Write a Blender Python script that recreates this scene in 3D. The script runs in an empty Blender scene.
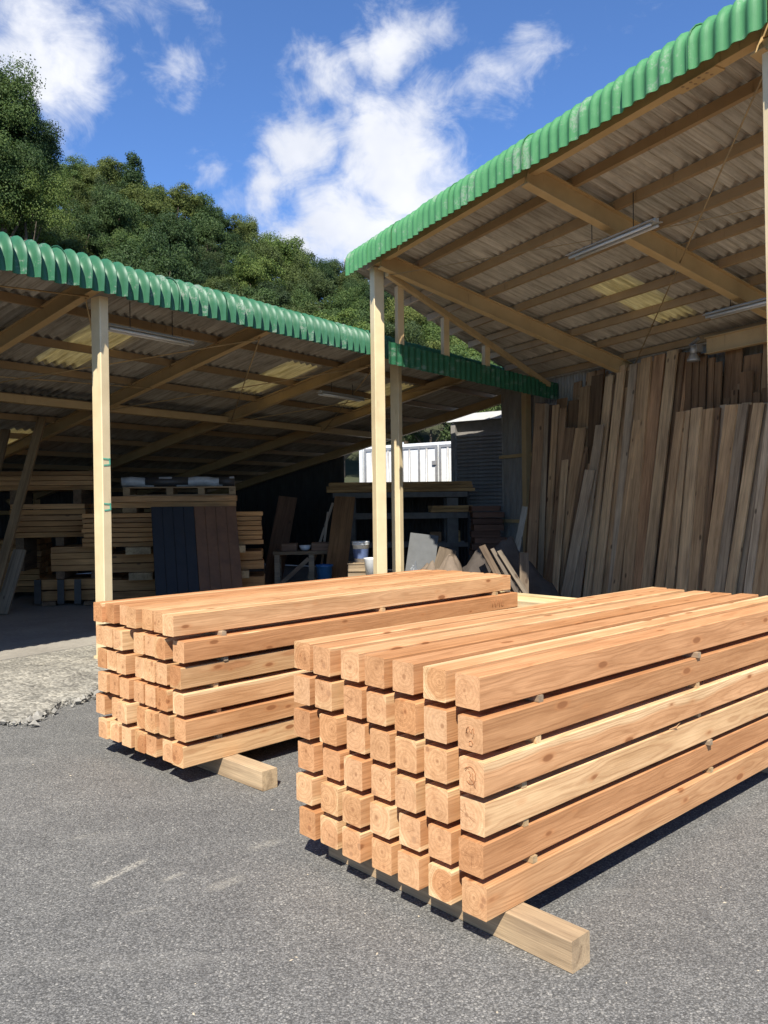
import bpy, bmesh, math, random
from mathutils import Vector, Matrix, noise
R = math.radians
random.seed(7)
S = bpy.context.scene
COL = S.collection

# ------------------------------------------------------------------ camera
F_PX, PIT, ROL, CAM_H = 818.16, -0.00978, -0.01219, 1.5735
cp, sp, cr, sr = math.cos(PIT), math.sin(PIT), math.cos(ROL), math.sin(ROL)
fwd = Vector((0, cp, sp)); upc = Vector((0, -sp, cp)); rtc = Vector((1, 0, 0))
right = rtc * cr + upc * sr
up = rtc * (-sr) + upc * cr
cam_d = bpy.data.cameras.new('camera'); cam = bpy.data.objects.new('camera', cam_d); COL.objects.link(cam)
cam.matrix_world = Matrix(((right.x, up.x, -fwd.x, 0), (right.y, up.y, -fwd.y, 0), (right.z, up.z, -fwd.z, CAM_H), (0, 0, 0, 1)))
cam_d.sensor_fit = 'AUTO'; cam_d.sensor_width = 36.0; cam_d.lens = F_PX / 1024 * 36
cam_d.clip_start = 0.05; cam_d.clip_end = 2000
S.camera = cam

def ray(u, v):
    a, b = (u - 384) / F_PX, (512 - v) / F_PX
    return right * a + up * b + fwd
def at(u, v, Y):
    r = ray(u, v); return Vector((0, 0, CAM_H)) + r * (Y / r.y)
def at_z(u, v, z):
    r = ray(u, v); return Vector((0, 0, CAM_H)) + r * ((z - CAM_H) / r.z)

# ------------------------------------------------------------------ light and sky
SUN_AZ, SUN_EL = R(6 + 180), R(49.5)          # direction towards the sun, clockwise from +Y
sun_dir = Vector((math.sin(SUN_AZ) * math.cos(SUN_EL), math.cos(SUN_AZ) * math.cos(SUN_EL), math.sin(SUN_EL)))
sd = bpy.data.lights.new('sun', 'SUN'); sd.energy = 5.0; sd.angle = R(0.53); sd.color = (1.0, 0.95, 0.86)
so = bpy.data.objects.new('sun', sd); COL.objects.link(so)
so.rotation_euler = sun_dir.to_track_quat('Z', 'Y').to_euler(); so.location = (0, 0, 60)
S.view_settings.view_transform = 'Standard'; S.view_settings.look = 'None'
S.view_settings.exposure = 0.75; S.view_settings.gamma = 1.0
S.cycles.max_bounces = 8; S.cycles.diffuse_bounces = 5; S.cycles.transparent_max_bounces = 8
S.cycles.caustics_reflective = False; S.cycles.caustics_refractive = False

class NT:
    """small helper around a node tree"""
    def __init__(s, t): s.t = t; s.n = t.nodes; s.l = t.links
    def new(s, ty, **kw):
        n = s.n.new(ty)
        for k, v in kw.items():
            if k == 'ins':
                for i, x in v.items():
                    if hasattr(x, 'is_linked') or isinstance(x, bpy.types.NodeSocket): s.l.new(x, n.inputs[i])
                    else: n.inputs[i].default_value = x
            else: setattr(n, k, v)
        return n
    def math(s, op, a, b=None, c=None, clamp=False):
        ins = {0: a}
        if b is not None: ins[1] = b
        if c is not None: ins[2] = c
        return s.new('ShaderNodeMath', operation=op, use_clamp=clamp, ins=ins).outputs[0]
    def vmath(s, op, a, b=None):
        ins = {0: a}
        if b is not None: ins[1] = b
        n = s.new('ShaderNodeVectorMath', operation=op, ins=ins)
        return n.outputs[1] if op in ('DISTANCE', 'DOT_PRODUCT', 'LENGTH') else n.outputs[0]
    def mix(s, f, a, b, blend='MIX'):
        n = s.new('ShaderNodeMix', data_type='RGBA', blend_type=blend)
        for i, x in ((0, f), (6, a), (7, b)):
            if isinstance(x, bpy.types.NodeSocket): s.l.new(x, n.inputs[i])
            else: n.inputs[i].default_value = x if (i == 0 or len(x) == 4) else (*x, 1)
        return n.outputs[2]
    def noise(s, vec, scale, detail=3, rough=0.55, dist=0):
        return s.new('ShaderNodeTexNoise', ins={'Vector': vec, 'Scale': scale, 'Detail': detail, 'Roughness': rough, 'Distortion': dist})
    def ramp(s, f, stops):
        n = s.new('ShaderNodeValToRGB', ins={0: f})
        e = n.color_ramp.elements
        while len(e) < len(stops): e.new(0.5)
        for k, (p, c) in enumerate(stops): e[k].position = p; e[k].color = c if len(c) == 4 else (*c, 1)
        return n.outputs[0]
    def step(s, x, a, b):
        return s.new('ShaderNodeMapRange', interpolation_type='SMOOTHSTEP', ins={0: x, 1: a, 2: b, 3: 0.0, 4: 1.0}).outputs[0]
    def scale(s, vec, sc):
        return s.new('ShaderNodeMapping', ins={0: vec, 3: sc}).outputs[0]

W = bpy.data.worlds.new('World'); S.world = W; W.use_nodes = True
w = NT(W.node_tree); w.n.clear()
sky = w.new('ShaderNodeTexSky', sky_type='NISHITA', sun_disc=False, sun_elevation=SUN_EL, sun_rotation=SUN_AZ, altitude=1500, air_density=1.0, dust_density=0.0, ozone_density=7.0)
bg = w.new('ShaderNodeBackground', ins={0: w.mix(1.0, sky.outputs[0], (0.86, 0.98, 1.12), 'MULTIPLY'), 1: 0.112})
geo = w.new('ShaderNodeTexCoord').outputs['Generated']
dirn = w.vmath('NORMALIZE', geo)
n1 = w.noise(dirn, 5.0, 6, 0.6)
warp = w.vmath('ADD', dirn, w.vmath('SCALE', w.vmath('SUBTRACT', n1.outputs['Color'], (0.5, 0.5, 0.5)), None)) if False else None
off = w.new('ShaderNodeVectorMath', operation='SCALE', ins={0: w.vmath('SUBTRACT', n1.outputs['Color'], (0.5, 0.5, 0.5)), 'Scale': 0.20}).outputs[0]
wd = w.vmath('ADD', dirn, off)
CLOUDS = [(405, 160, 95, 1.05), (440, 120, 60, .75), (345, 215, 75, .9), (295, 140, 66, .95), (325, 100, 55, .85), (255, 170, 55, .8), (225, 190, 40, .5), (410, 50, 60, .85), (370, 65, 45, .6), (465, 45, 45, .5), (550, 76, 48, .46), (505, 88, 46, .46), (575, 70, 36, .3),
          (45, 70, 72, .82), (85, 90, 45, .6), (15, 30, 66, .62), (160, 75, 36, .55), (178, 100, 26, .45), (188, 155, 28, .42), (120, 10, 60, .4), (200, 20, 40, .35), (300, 235, 60, .9), (380, 225, 70, .9), (265, 200, 50, .6), (470, 130, 45, .4)]
acc = None
for (u, v, rad, amp) in CLOUDS:
    c = ray(u, v).normalized()
    d = w.vmath('DISTANCE', wd, tuple(c))
    g = w.new('ShaderNodeMapRange', interpolation_type='SMOOTHSTEP', ins={0: d, 1: rad / F_PX * 1.15, 2: 0.0, 3: 0.0, 4: amp}).outputs[0]
    acc = g if acc is None else w.math('MAXIMUM', acc, g)
# clouds of the same kind all round the rest of the sky
far = w.vmath('DISTANCE', dirn, tuple(ray(330, 130).normalized()))
g2 = w.noise(w.scale(dirn, (1, 1, 1.8)), 2.3, 5, 0.55)
gen = w.math('MULTIPLY', w.step(g2.outputs[0], 0.50, 0.72), w.step(far, 0.55, 0.85))
acc = w.math('MAXIMUM', acc, gen)
fb = w.noise(w.scale(dirn, (1.0, 1.0, 1.5)), 15.0, 10, 0.66, 0.6)
fb2 = w.noise(dirn, 4.5, 5, 0.6)
tex = w.math('ADD', w.math('MULTIPLY', fb.outputs[0], 0.75), w.math('MULTIPLY', fb2.outputs[0], 0.45))
dens = w.step(w.math('ADD', acc, w.math('MULTIPLY', w.math('SUBTRACT', tex, 0.585), 1.6)), 0.16, 0.92)
dens = w.math('POWER', dens, 0.9)
cbright = w.ramp(fb2.outputs[0], [(0.3, (0.66, 0.70, 0.80)), (0.62, (0.95, 0.96, 1.0))])
cbg = w.new('ShaderNodeBackground', ins={0: cbright, 1: 0.66})
mixs = w.new('ShaderNodeMixShader', ins={0: w.math('MULTIPLY', dens, 0.94), 1: bg.outputs[0], 2: cbg.outputs[0]})
w.new('ShaderNodeOutputWorld', ins={0: mixs.outputs[0]})

# ------------------------------------------------------------------ materials
def material(name):
    m = bpy.data.materials.new(name); m.use_nodes = True
    t = NT(m.node_tree); t.n.clear()
    out = t.new('ShaderNodeOutputMaterial')
    b = t.new('ShaderNodeBsdfPrincipled'); t.l.new(b.outputs[0], out.inputs[0])
    return m, t, b, out
def setin(t, b, **kw):
    for k, v in kw.items():
        k = {'color': 'Base Color', 'rough': 'Roughness', 'normal': 'Normal', 'metal': 'Metallic', 'spec': 'Specular IOR Level'}[k]
        if isinstance(v, bpy.types.NodeSocket): t.l.new(v, b.inputs[k])
        else: b.inputs[k].default_value = (*v, 1) if k == 'Base Color' else v
def bump(t, h, strength, dist):
    return t.new('ShaderNodeBump', ins={'Height': h, 'Strength': strength, 'Distance': dist}).outputs[0]

def mat_timber():
    m, t, b, out = material('fresh_cedar')
    tc = t.new('ShaderNodeTexCoord').outputs['Object']
    rnd = t.new('ShaderNodeObjectInfo').outputs['Random']
    wn = t.new('ShaderNodeTexWhiteNoise', noise_dimensions='1D', ins={'W': t.math('MULTIPLY', rnd, 917.0)})
    wn2 = t.new('ShaderNodeTexWhiteNoise', noise_dimensions='1D', ins={'W': t.math('MULTIPLY_ADD', rnd, 331.0, 5.0)})
    seed = t.new('ShaderNodeVectorMath', operation='SCALE', ins={0: wn.outputs['Color'], 'Scale': 40.0}).outputs[0]
    s1 = t.new('ShaderNodeSeparateXYZ', ins={0: wn.outputs['Color']})
    s2 = t.new('ShaderNodeSeparateXYZ', ins={0: wn2.outputs['Color']})
    p = t.vmath('ADD', tc, seed)
    # wander of the pith along the length
    wob = t.noise(t.scale(p, (0.9, 0.01, 0.01)), 1.0, 2)
    wo = t.new('ShaderNodeSeparateXYZ', ins={0: wob.outputs['Color']})
    xyz = t.new('ShaderNodeSeparateXYZ', ins={0: tc})
    py = t.math('ADD', t.math('MULTIPLY', t.math('SUBTRACT', s1.outputs[0], 0.5), 0.055), t.math('MULTIPLY', t.math('SUBTRACT', wo.outputs[0], 0.5), 0.05))
    pz = t.math('ADD', t.math('MULTIPLY', t.math('SUBTRACT', s1.outputs[1], 0.5), 0.055), t.math('MULTIPLY', t.math('SUBTRACT', wo.outputs[1], 0.5), 0.05))
    dy = t.math('SUBTRACT', xyz.outputs[1], py); dz = t.math('SUBTRACT', xyz.outputs[2], pz)
    rr = t.math('SQRT', t.math('ADD', t.math('MULTIPLY', dy, dy), t.math('MULTIPLY', dz, dz)))
    wr = t.noise(t.scale(p, (3.0, 14, 14)), 1.0, 3, 0.5)
    rr = t.math('ADD', rr, t.math('MULTIPLY', t.math('SUBTRACT', wr.outputs[0], 0.5), 0.022))
    ring = t.math('SINE', t.math('MULTIPLY', rr, 2 * math.pi / 0.0078))
    ring2 = t.math('POWER', t.math('MULTIPLY_ADD', t.math('SINE', t.math('MULTIPLY_ADD', t.math('ADD', rr, t.math('MULTIPLY', wr.outputs[0], 0.012)), 2 * math.pi / 0.0172, t.math('MULTIPLY', rnd, 60.0))), 0.5, 0.5), 2.0)
    ring = t.math('POWER', t.math('MULTIPLY_ADD', ring, 0.5, 0.5), 3.0)
    hr = t.math('MULTIPLY_ADD', s1.outputs[2], 0.058, 0.055)
    heart = t.new('ShaderNodeMapRange', interpolation_type='SMOOTHSTEP', ins={0: t.math('SUBTRACT', rr, hr), 1: 0.006, 2: -0.003, 3: 0.0, 4: 1.0}).outputs[0]
    hc = t.mix(s2.outputs[0], (0.61, 0.328, 0.152), (0.70, 0.43, 0.225))
    hc = t.mix(t.math('MULTIPLY', s2.outputs[2], 0.6), hc, (0.545, 0.25, 0.11))
    sc = t.mix(s2.outputs[1], (0.71, 0.455, 0.235), (0.77, 0.53, 0.295))
    col = t.mix(heart, sc, hc)
    col = t.mix(t.math('MULTIPLY', ring, 0.34), col, (0.37, 0.165, 0.065))
    col = t.mix(t.math('MULTIPLY', ring2, 0.20), col, (0.36, 0.17, 0.07))
    fib = t.noise(t.scale(p, (4.0, 160, 160)), 1.0, 4, 0.65)
    col = t.mix(1.0, col, t.ramp(fib.outputs[0], [(0.25, (0.76, 0.72, 0.68)), (0.7, (1.07, 1.07, 1.07))]), 'MULTIPLY')
    blot = t.noise(t.scale(p, (1.6, 9, 9)), 1.0, 4, 0.6)
    col = t.mix(1.0, col, t.ramp(blot.outputs[0], [(0.3, (0.80, 0.74, 0.67)), (0.62, (1.05, 1.05, 1.04))]), 'MULTIPLY')
    col = t.mix(1.0, col, t.ramp(s2.outputs[1], [(0, (0.82, 0.76, 0.71)), (0.35, (0.97, 0.95, 0.93)), (0.7, (1.02, 1.02, 1.02)), (1, (1.08, 1.10, 1.12))]), 'MULTIPLY')
    # knots
    kv = t.new('ShaderNodeTexVoronoi', ins={'Vector': t.scale(p, (5.0, 13, 13)), 'Scale': 1.0})
    kc = t.new('ShaderNodeSeparateXYZ', ins={0: kv.outputs['Color']})
    lim = t.math('MULTIPLY', t.step(kc.outputs[0], 0.25, 0.95), 0.21)
    kd = t.math('ADD', kv.outputs['Distance'], t.math('MULTIPLY', t.math('SUBTRACT', wr.outputs[0], 0.5), 0.12))
    knot = t.math('MULTIPLY', t.new('ShaderNodeMapRange', interpolation_type='SMOOTHSTEP', ins={0: t.math('SUBTRACT', kd, lim), 1: 0.03, 2: -0.06, 3: 0.0, 4: 1.0}).outputs[0], t.step(kc.outputs[0], 0.34, 0.42))
    col = t.mix(t.math('MULTIPLY', knot, 0.9), col, (0.17, 0.065, 0.025))
    halo = t.math('MULTIPLY', t.new('ShaderNodeMapRange', interpolation_type='SMOOTHSTEP', ins={0: t.math('SUBTRACT', kd, lim), 1: 0.16, 2: 0.0, 3: 0.0, 4: 1.0}).outputs[0], t.step(kc.outputs[0], 0.34, 0.42))
    col = t.mix(t.math('MULTIPLY', halo, 0.3), col, (0.50, 0.20, 0.07))
    # end grain: saw marks and drying checks
    nrm = t.new('ShaderNodeVectorTransform', vector_type='NORMAL', convert_from='WORLD', convert_to='OBJECT', ins={0: t.new('ShaderNodeNewGeometry').outputs['True Normal']}).outputs[0]
    nx = t.math('ABSOLUTE', t.new('ShaderNodeSeparateXYZ', ins={0: nrm}).outputs[0])
    end = t.math('GREATER_THAN', nx, 0.7)
    saw = t.noise(t.scale(p, (1, 30, 260)), 1.0, 3, 0.6)
    sapk = t.mix(t.math('MULTIPLY', s1.outputs[0], 0.45), col, (0.80, 0.545, 0.32))
    ecol = t.mix(1.0, sapk, t.ramp(saw.outputs[0], [(0.3, (0.93, 0.91, 0.89)), (0.65, (1.08, 1.07, 1.06))]), 'MULTIPLY')
    est = t.noise(t.scale(p, (1, 22, 22)), 1.0, 4, 0.65, 0.8)
    ecol = t.mix(1.0, ecol, t.ramp(est.outputs[0], [(0.30, (0.88, 0.83, 0.78)), (0.58, (1.10, 1.09, 1.08))]), 'MULTIPLY')
    ang = t.math('ARCTAN2', dz, dy)
    ck = t.noise(t.new('ShaderNodeCombineXYZ', ins={0: t.math('MULTIPLY', t.math('SINE', ang), 1.3), 1: t.math('MULTIPLY', t.math('COSINE', ang), 1.3), 2: t.math('MULTIPLY', rnd, 90.0)}).outputs[0], 1.6, 2, 0.5)
    check = t.math('MULTIPLY', t.new('ShaderNodeMapRange', interpolation_type='SMOOTHSTEP', ins={0: t.math('ABSOLUTE', t.math('SUBTRACT', ck.outputs[0], 0.5)), 1: 0.016, 2: 0.002, 3: 0.0, 4: 1.0}).outputs[0], t.step(s2.outputs[2], 0.25, 0.5))
    ecol = t.mix(t.math('MULTIPLY', t.math('MULTIPLY', check, t.step(rr, 0.055, 0.02)), 0.7), ecol, (0.2, 0.08, 0.03))
    pith = t.new('ShaderNodeMapRange', interpolation_type='SMOOTHSTEP', ins={0: rr, 1: 0.012, 2: 0.002, 3: 0.0, 4: 0.55}).outputs[0]
    ecol = t.mix(pith, ecol, (0.22, 0.09, 0.035))
    ecol = t.mix(t.math('MULTIPLY', ring2, 0.16), ecol, (0.34, 0.15, 0.06))
    col = t.mix(end, col, ecol)
    setin(t, b, color=col, rough=0.68, spec=0.25, normal=bump(t, t.math('ADD', fib.outputs[0], t.math('MULTIPLY', ring, 0.4)), 0.25, 0.002))
    return m

def mat_board():
    """sawn boards: the object's own colour with grain, knots and greying"""
    m, t, b, out = material('sawn_board')
    tc = t.new('ShaderNodeTexCoord').outputs['Object']
    oi = t.new('ShaderNodeObjectInfo')
    seed = t.math('MULTIPLY', oi.outputs['Random'], 77.0)
    p = t.vmath('ADD', tc, t.new('ShaderNodeCombineXYZ', ins={0: seed, 1: seed, 2: seed}).outputs[0])
    g = t.noise(t.scale(p, (1.3, 26, 26)), 1.0, 5, 0.62, 0.6)
    f = t.noise(t.scale(p, (5, 170, 170)), 1.0, 3, 0.6)
    bl = t.noise(t.scale(p, (1.1, 5, 5)), 1.0, 4, 0.6)
    col = t.mix(1.0, oi.outputs['Color'], t.ramp(g.outputs[0], [(0.28, (0.58, 0.54, 0.50)), (0.5, (0.95, 0.94, 0.92)), (0.72, (1.2, 1.18, 1.14))]), 'MULTIPLY')
    col = t.mix(1.0, col, t.ramp(f.outputs[0], [(0.3, (0.8, 0.8, 0.8)), (0.7, (1.1, 1.1, 1.1))]), 'MULTIPLY')
    col = t.mix(1.0, col, t.ramp(bl.outputs[0], [(0.3, (0.68, 0.66, 0.66)), (0.65, (1.1, 1.1, 1.08))]), 'MULTIPLY')
    kv = t.new('ShaderNodeTexVoronoi', ins={'Vector': t.scale(p, (3.4, 7, 7)), 'Scale': 1.0})
    kc = t.new('ShaderNodeSeparateXYZ', ins={0: kv.outputs['Color']})
    knot = t.math('MULTIPLY', t.new('ShaderNodeMapRange', interpolation_type='SMOOTHSTEP', ins={0: kv.outputs['Distance'], 1: 0.17, 2: 0.08, 3: 0.0, 4: 1.0}).outputs[0], t.step(kc.outputs[1], 0.55, 0.6))
    col = t.mix(t.math('MULTIPLY', knot, 0.75), col, (0.05, 0.03, 0.018))
    setin(t, b, color=col, rough=0.8, spec=0.2, normal=bump(t, t.math('ADD', f.outputs[0], g.outputs[0]), 0.35, 0.003))
    return m

def mat_paint(name, c, rough=0.5, dirt=(0.30, 0.2, 0.1), amount=0.35, spec=0.4):
    m, t, b, out = material(name)
    tc = t.new('ShaderNodeTexCoord').outputs['Object']
    n = t.noise(tc, 2.4, 5, 0.65); n2 = t.noise(t.scale(tc, (14, 14, 2.0)), 1.0, 4, 0.7)
    col = t.mix(1.0, c, t.ramp(n.outputs[0], [(0.3, (0.86, 0.84, 0.80)), (0.65, (1.05, 1.05, 1.04))]), 'MULTIPLY')
    k = t.math('MULTIPLY', t.step(n2.outputs[0], 0.60, 0.78), amount)
    col = t.mix(k, col, dirt)
    setin(t, b, color=col, rough=rough, spec=spec, normal=bump(t, n2.outputs[0], 0.08, 0.003))
    return m

def mat_green(name, c, lich):
    m, t, b, out = material(name)
    tc = t.new('ShaderNodeTexCoord').outputs['Object']
    rnd = t.new('ShaderNodeObjectInfo').outputs['Random']
    p = t.vmath('ADD', tc, t.new('ShaderNodeCombineXYZ', ins={0: t.math('MULTIPLY', rnd, 50.0)}).outputs[0])
    n = t.noise(p, 3.0, 6, 0.68); n2 = t.noise(t.scale(p, (30, 30, 5)), 1.0, 4, 0.7); n3 = t.noise(p, 60.0, 3, 0.6)
    col = t.mix(1.0, c, t.ramp(n.outputs[0], [(0.3, (0.82, 0.84, 0.84)), (0.66, (1.12, 1.08, 1.05))]), 'MULTIPLY')
    col = t.mix(1.0, col, t.ramp(n2.outputs[0], [(0.3, (0.88, 0.9, 0.9)), (0.65, (1.06, 1.04, 1.04))]), 'MULTIPLY')
    spot = t.math('MULTIPLY', t.step(t.math('ADD', n.outputs[0], t.math('MULTIPLY', n3.outputs[0], 0.35)), 0.72, 0.84), lich)
    col = t.mix(spot, col, (0.30, 0.31, 0.27))
    wear = t.math('MULTIPLY', t.step(n2.outputs[0], 0.64, 0.8), 0.5)
    col = t.mix(wear, col, (c[0] * 2.2 + 0.05, c[1] * 1.3 + .05, c[2] * 1.7 + .05))
    setin(t, b, color=col, rough=0.46, spec=0.4, normal=bump(t, n3.outputs[0], 0.12, 0.003))
    return m

def mat_slate(name, k):
    m, t, b, out = material(name)
    tc = t.new('ShaderNodeTexCoord').outputs['Object']
    rnd = t.new('ShaderNodeObjectInfo').outputs['Random']
    p = t.vmath('ADD', tc, t.new('ShaderNodeCombineXYZ', ins={0: t.math('MULTIPLY', rnd, 60.0)}).outputs[0])
    n = t.noise(t.scale(p, (6, 2, 2)), 1.0, 6, 0.7); n2 = t.noise(t.scale(p, (52, 1.3, 1.3)), 1.0, 5, 0.7)
    col = t.ramp(n.outputs[0], [(0.28, (0.33, 0.30, 0.255)), (0.5, (0.48, 0.445, 0.385)), (0.75, (0.60, 0.56, 0.49))])
    col = t.mix(1.0, col, t.ramp(n2.outputs[0], [(0.32, (0.60, 0.57, 0.53)), (0.58, (1.08, 1.07, 1.06))]), 'MULTIPLY')
    col = t.mix(1.0, col, t.ramp(rnd, [(0, (0.86 * k, 0.85 * k, 0.83 * k)), (1, (1.1 * k, 1.09 * k, 1.07 * k))]), 'MULTIPLY')
    setin(t, b, color=col, rough=0.85, spec=0.2, normal=bump(t, n2.outputs[0], 0.3, 0.004))
    return m

def mat_skylight():
    m, t, b, out = material('yellowed_skylight')
    tc = t.new('ShaderNodeTexCoord').outputs['Object']
    n = t.noise(t.scale(tc, (40, 2, 2)), 1.0, 5, 0.7)
    col = t.ramp(n.outputs[0], [(0.3, (0.45, 0.38, 0.20)), (0.65, (0.86, 0.79, 0.54))])
    setin(t, b, color=col, rough=0.6, spec=0.3)
    tr = t.new('ShaderNodeBsdfTranslucent', ins={0: col})
    mx = t.new('ShaderNodeMixShader', ins={0: 0.48, 1: b.outputs[0], 2: tr.outputs[0]})
    t.l.new(mx.outputs[0], out.inputs[0])
    return m

def mat_asphalt():
    m, t, b, out = material('asphalt')
    tc = t.new('ShaderNodeTexCoord').outputs['Object']
    v = t.new('ShaderNodeTexVoronoi', ins={'Vector': tc, 'Scale': 130.0})
    v2 = t.new('ShaderNodeTexVoronoi', ins={'Vector': tc, 'Scale': 290.0})
    vc = t.new('ShaderNodeSeparateXYZ', ins={0: v.outputs['Color']}); vc2 = t.new('ShaderNodeSeparateXYZ', ins={0: v2.outputs['Color']})
    stone = t.ramp(vc.outputs[0], [(0.0, (0.105, 0.103, 0.096)), (0.45, (0.158, 0.154, 0.143)), (0.8, (0.215, 0.209, 0.193)), (1.0, (0.36, 0.345, 0.31))])
    fine = t.ramp(vc2.outputs[1], [(0.0, (0.10, 0.099, 0.094)), (0.6, (0.185, 0.181, 0.171)), (1.0, (0.30, 0.29, 0.27))])
    col = t.mix(t.step(vc.outputs[1], 0.35, 0.6), stone, fine)
    pit = t.step(v.outputs['Distance'], 0.42, 0.75)
    col = t.mix(t.math('MULTIPLY', pit, 0.6), col, (0.05, 0.05, 0.048))
    big = t.noise(tc, 0.55, 5, 0.6); mid = t.noise(tc, 4.0, 5, 0.65)
    col = t.mix(1.0, col, t.ramp(big.outputs[0], [(0.3, (0.82, 0.82, 0.82)), (0.68, (1.05, 1.04, 1.02))]), 'MULTIPLY')
    col = t.mix(1.0, col, t.ramp(mid.outputs[0], [(0.3, (0.90, 0.90, 0.90)), (0.7, (1.10, 1.10, 1.09))]), 'MULTIPLY')
    spill = t.noise(tc, 1.1, 6, 0.7, 0.8); spill2 = t.noise(t.scale(tc, (0.5, 2.4, 1)), 1.0, 5, 0.65)
    col = t.mix(t.math('MULTIPLY', t.step(spill.outputs[0], 0.60, 0.74), 0.35), col, (0.075, 0.073, 0.07))
    col = t.mix(t.math('MULTIPLY', t.step(spill2.outputs[0], 0.58, 0.74), 0.22), col, (0.30, 0.285, 0.25))
    # pale scuffs dragged over the surface
    for (u0, v0, u1, v1, wd_, st) in [(92, 887, 150, 857, .03, .75), (162, 881, 190, 870, .022, .5), (208, 890, 250, 874, .05, .35), (60, 842, 110, 830, .02, .2), (250, 850, 285, 838, .05, .3), (120, 915, 170, 905, .02, .2)]:
        a = at_z(u0, v0, 0); c = at_z(u1, v1, 0); d = (c - a); L = d.length; d.normalize()
        rel = t.vmath('SUBTRACT', tc, tuple(a))
        al = t.vmath('DOT_PRODUCT', rel, tuple(d)); ac = t.math('ABSOLUTE', t.vmath('DOT_PRODUCT', rel, (-d.y, d.x, 0)))
        k = t.math('MULTIPLY', t.math('MULTIPLY', t.step(al, -0.02, 0.04), t.new('ShaderNodeMapRange', interpolation_type='SMOOTHSTEP', ins={0: al, 1: L, 2: L - 0.08, 3: 0.0, 4: 1.0}).outputs[0]), t.new('ShaderNodeMapRange', interpolation_type='SMOOTHSTEP', ins={0: ac, 1: wd_, 2: wd_ * .3, 3: 0.0, 4: 1.0}).outputs[0])
        k = t.math('MULTIPLY', k, t.math('MULTIPLY', t.step(t.math('ADD', t.math('MULTIPLY', vc.outputs[2], .6), t.math('MULTIPLY', mid.outputs[0], .6)), 0.3, 0.8), st))
        col = t.mix(k, col, (0.42, 0.39, 0.32))
    h = t.math('ADD', t.math('MULTIPLY', v.outputs['Distance'], -1.0), t.math('MULTIPLY', v2.outputs['Distance'], -0.4))
    setin(t, b, color=col, rough=0.85, spec=0.3, normal=bump(t, h, 0.6, 0.005))
    return m

def mat_concrete(name, base, rough_, stones=0.0, scale=1.0):
    m, t, b, out = material(name)
    tc = t.new('ShaderNodeTexCoord').outputs['Object']
    n = t.noise(tc, 1.3 * scale, 6, 0.65); n2 = t.noise(tc, 22 * scale, 5, 0.7); n3 = t.noise(tc, 6 * scale, 4, .6)
    col = t.mix(1.0, base, t.ramp(n.outputs[0], [(0.28, (0.74, 0.73, 0.72)), (0.66, (1.1, 1.09, 1.07))]), 'MULTIPLY')
    col = t.mix(1.0, col, t.ramp(n2.outputs[0], [(0.3, (0.8, 0.8, 0.8)), (0.65, (1.08, 1.08, 1.08))]), 'MULTIPLY')
    h = n2.outputs[0]
    if stones:
        v = t.new('ShaderNodeTexVoronoi', ins={'Vector': tc, 'Scale': 42.0})
        vc = t.new('ShaderNodeSeparateXYZ', ins={0: v.outputs['Color']})
        col = t.mix(stones, col, t.mix(1.0, col, t.ramp(vc.outputs[0], [(0, (0.45, 0.44, 0.42)), (0.6, (1.0, 1.0, .98)), (1, (1.5, 1.48, 1.42))]), 'MULTIPLY'))
        col = t.mix(1.0, col, t.ramp(n3.outputs[0], [(0.3, (0.7, 0.7, 0.7)), (0.62, (1.12, 1.11, 1.09))]), 'MULTIPLY')
        h = t.math('ADD', n3.outputs[0], t.math('MULTIPLY', v.outputs['Distance'], -0.7))
    setin(t, b, color=col, rough=rough_, spec=0.3, normal=bump(t, h, 0.8 if stones else 0.2, 0.012 if stones else 0.003))
    return m

def mat_leaf(name, a, c, rbrown=0.0):
    m, t, b, out = material(name)
    g = t.new('ShaderNodeNewGeometry'); oi = t.new('ShaderNodeObjectInfo')
    col = t.mix(g.outputs['Random Per Island'], a, c)
    col = t.mix(1.0, col, t.ramp(oi.outputs['Random'], [(0, (0.42, 0.55, 0.55)), (0.4, (0.85, 0.95, 0.9)), (0.75, (1.15, 1.2, 0.95)), (1, (1.6, 1.5, 1.1))]), 'MULTIPLY')
    setin(t, b, color=col, rough=0.62, spec=0.25)
    tr = t.new('ShaderNodeBsdfTranslucent', ins={0: t.mix(1.0, col, (1.2, 1.3, 0.6), 'MULTIPLY')})
    mx = t.new('ShaderNodeMixShader', ins={0: 0.22, 1: b.outputs[0], 2: tr.outputs[0]})
    t.l.new(mx.outputs[0], out.inputs[0])
    return m

def mat_plain(name, c, rough=0.6, metal=0.0, noise_amt=0.15, spec=0.4, sc=9.0):
    m, t, b, out = material(name)
    tc = t.new('ShaderNodeTexCoord').outputs['Object']
    n = t.noise(tc, sc, 5, 0.65)
    col = t.mix(1.0, c, t.ramp(n.outputs[0], [(0.3, (1 - noise_amt,) * 3), (0.68, (1 + noise_amt * .5,) * 3)]), 'MULTIPLY')
    setin(t, b, color=col, rough=rough, metal=metal, spec=spec, normal=bump(t, n.outputs[0], 0.1, 0.004))
    return m

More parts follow.
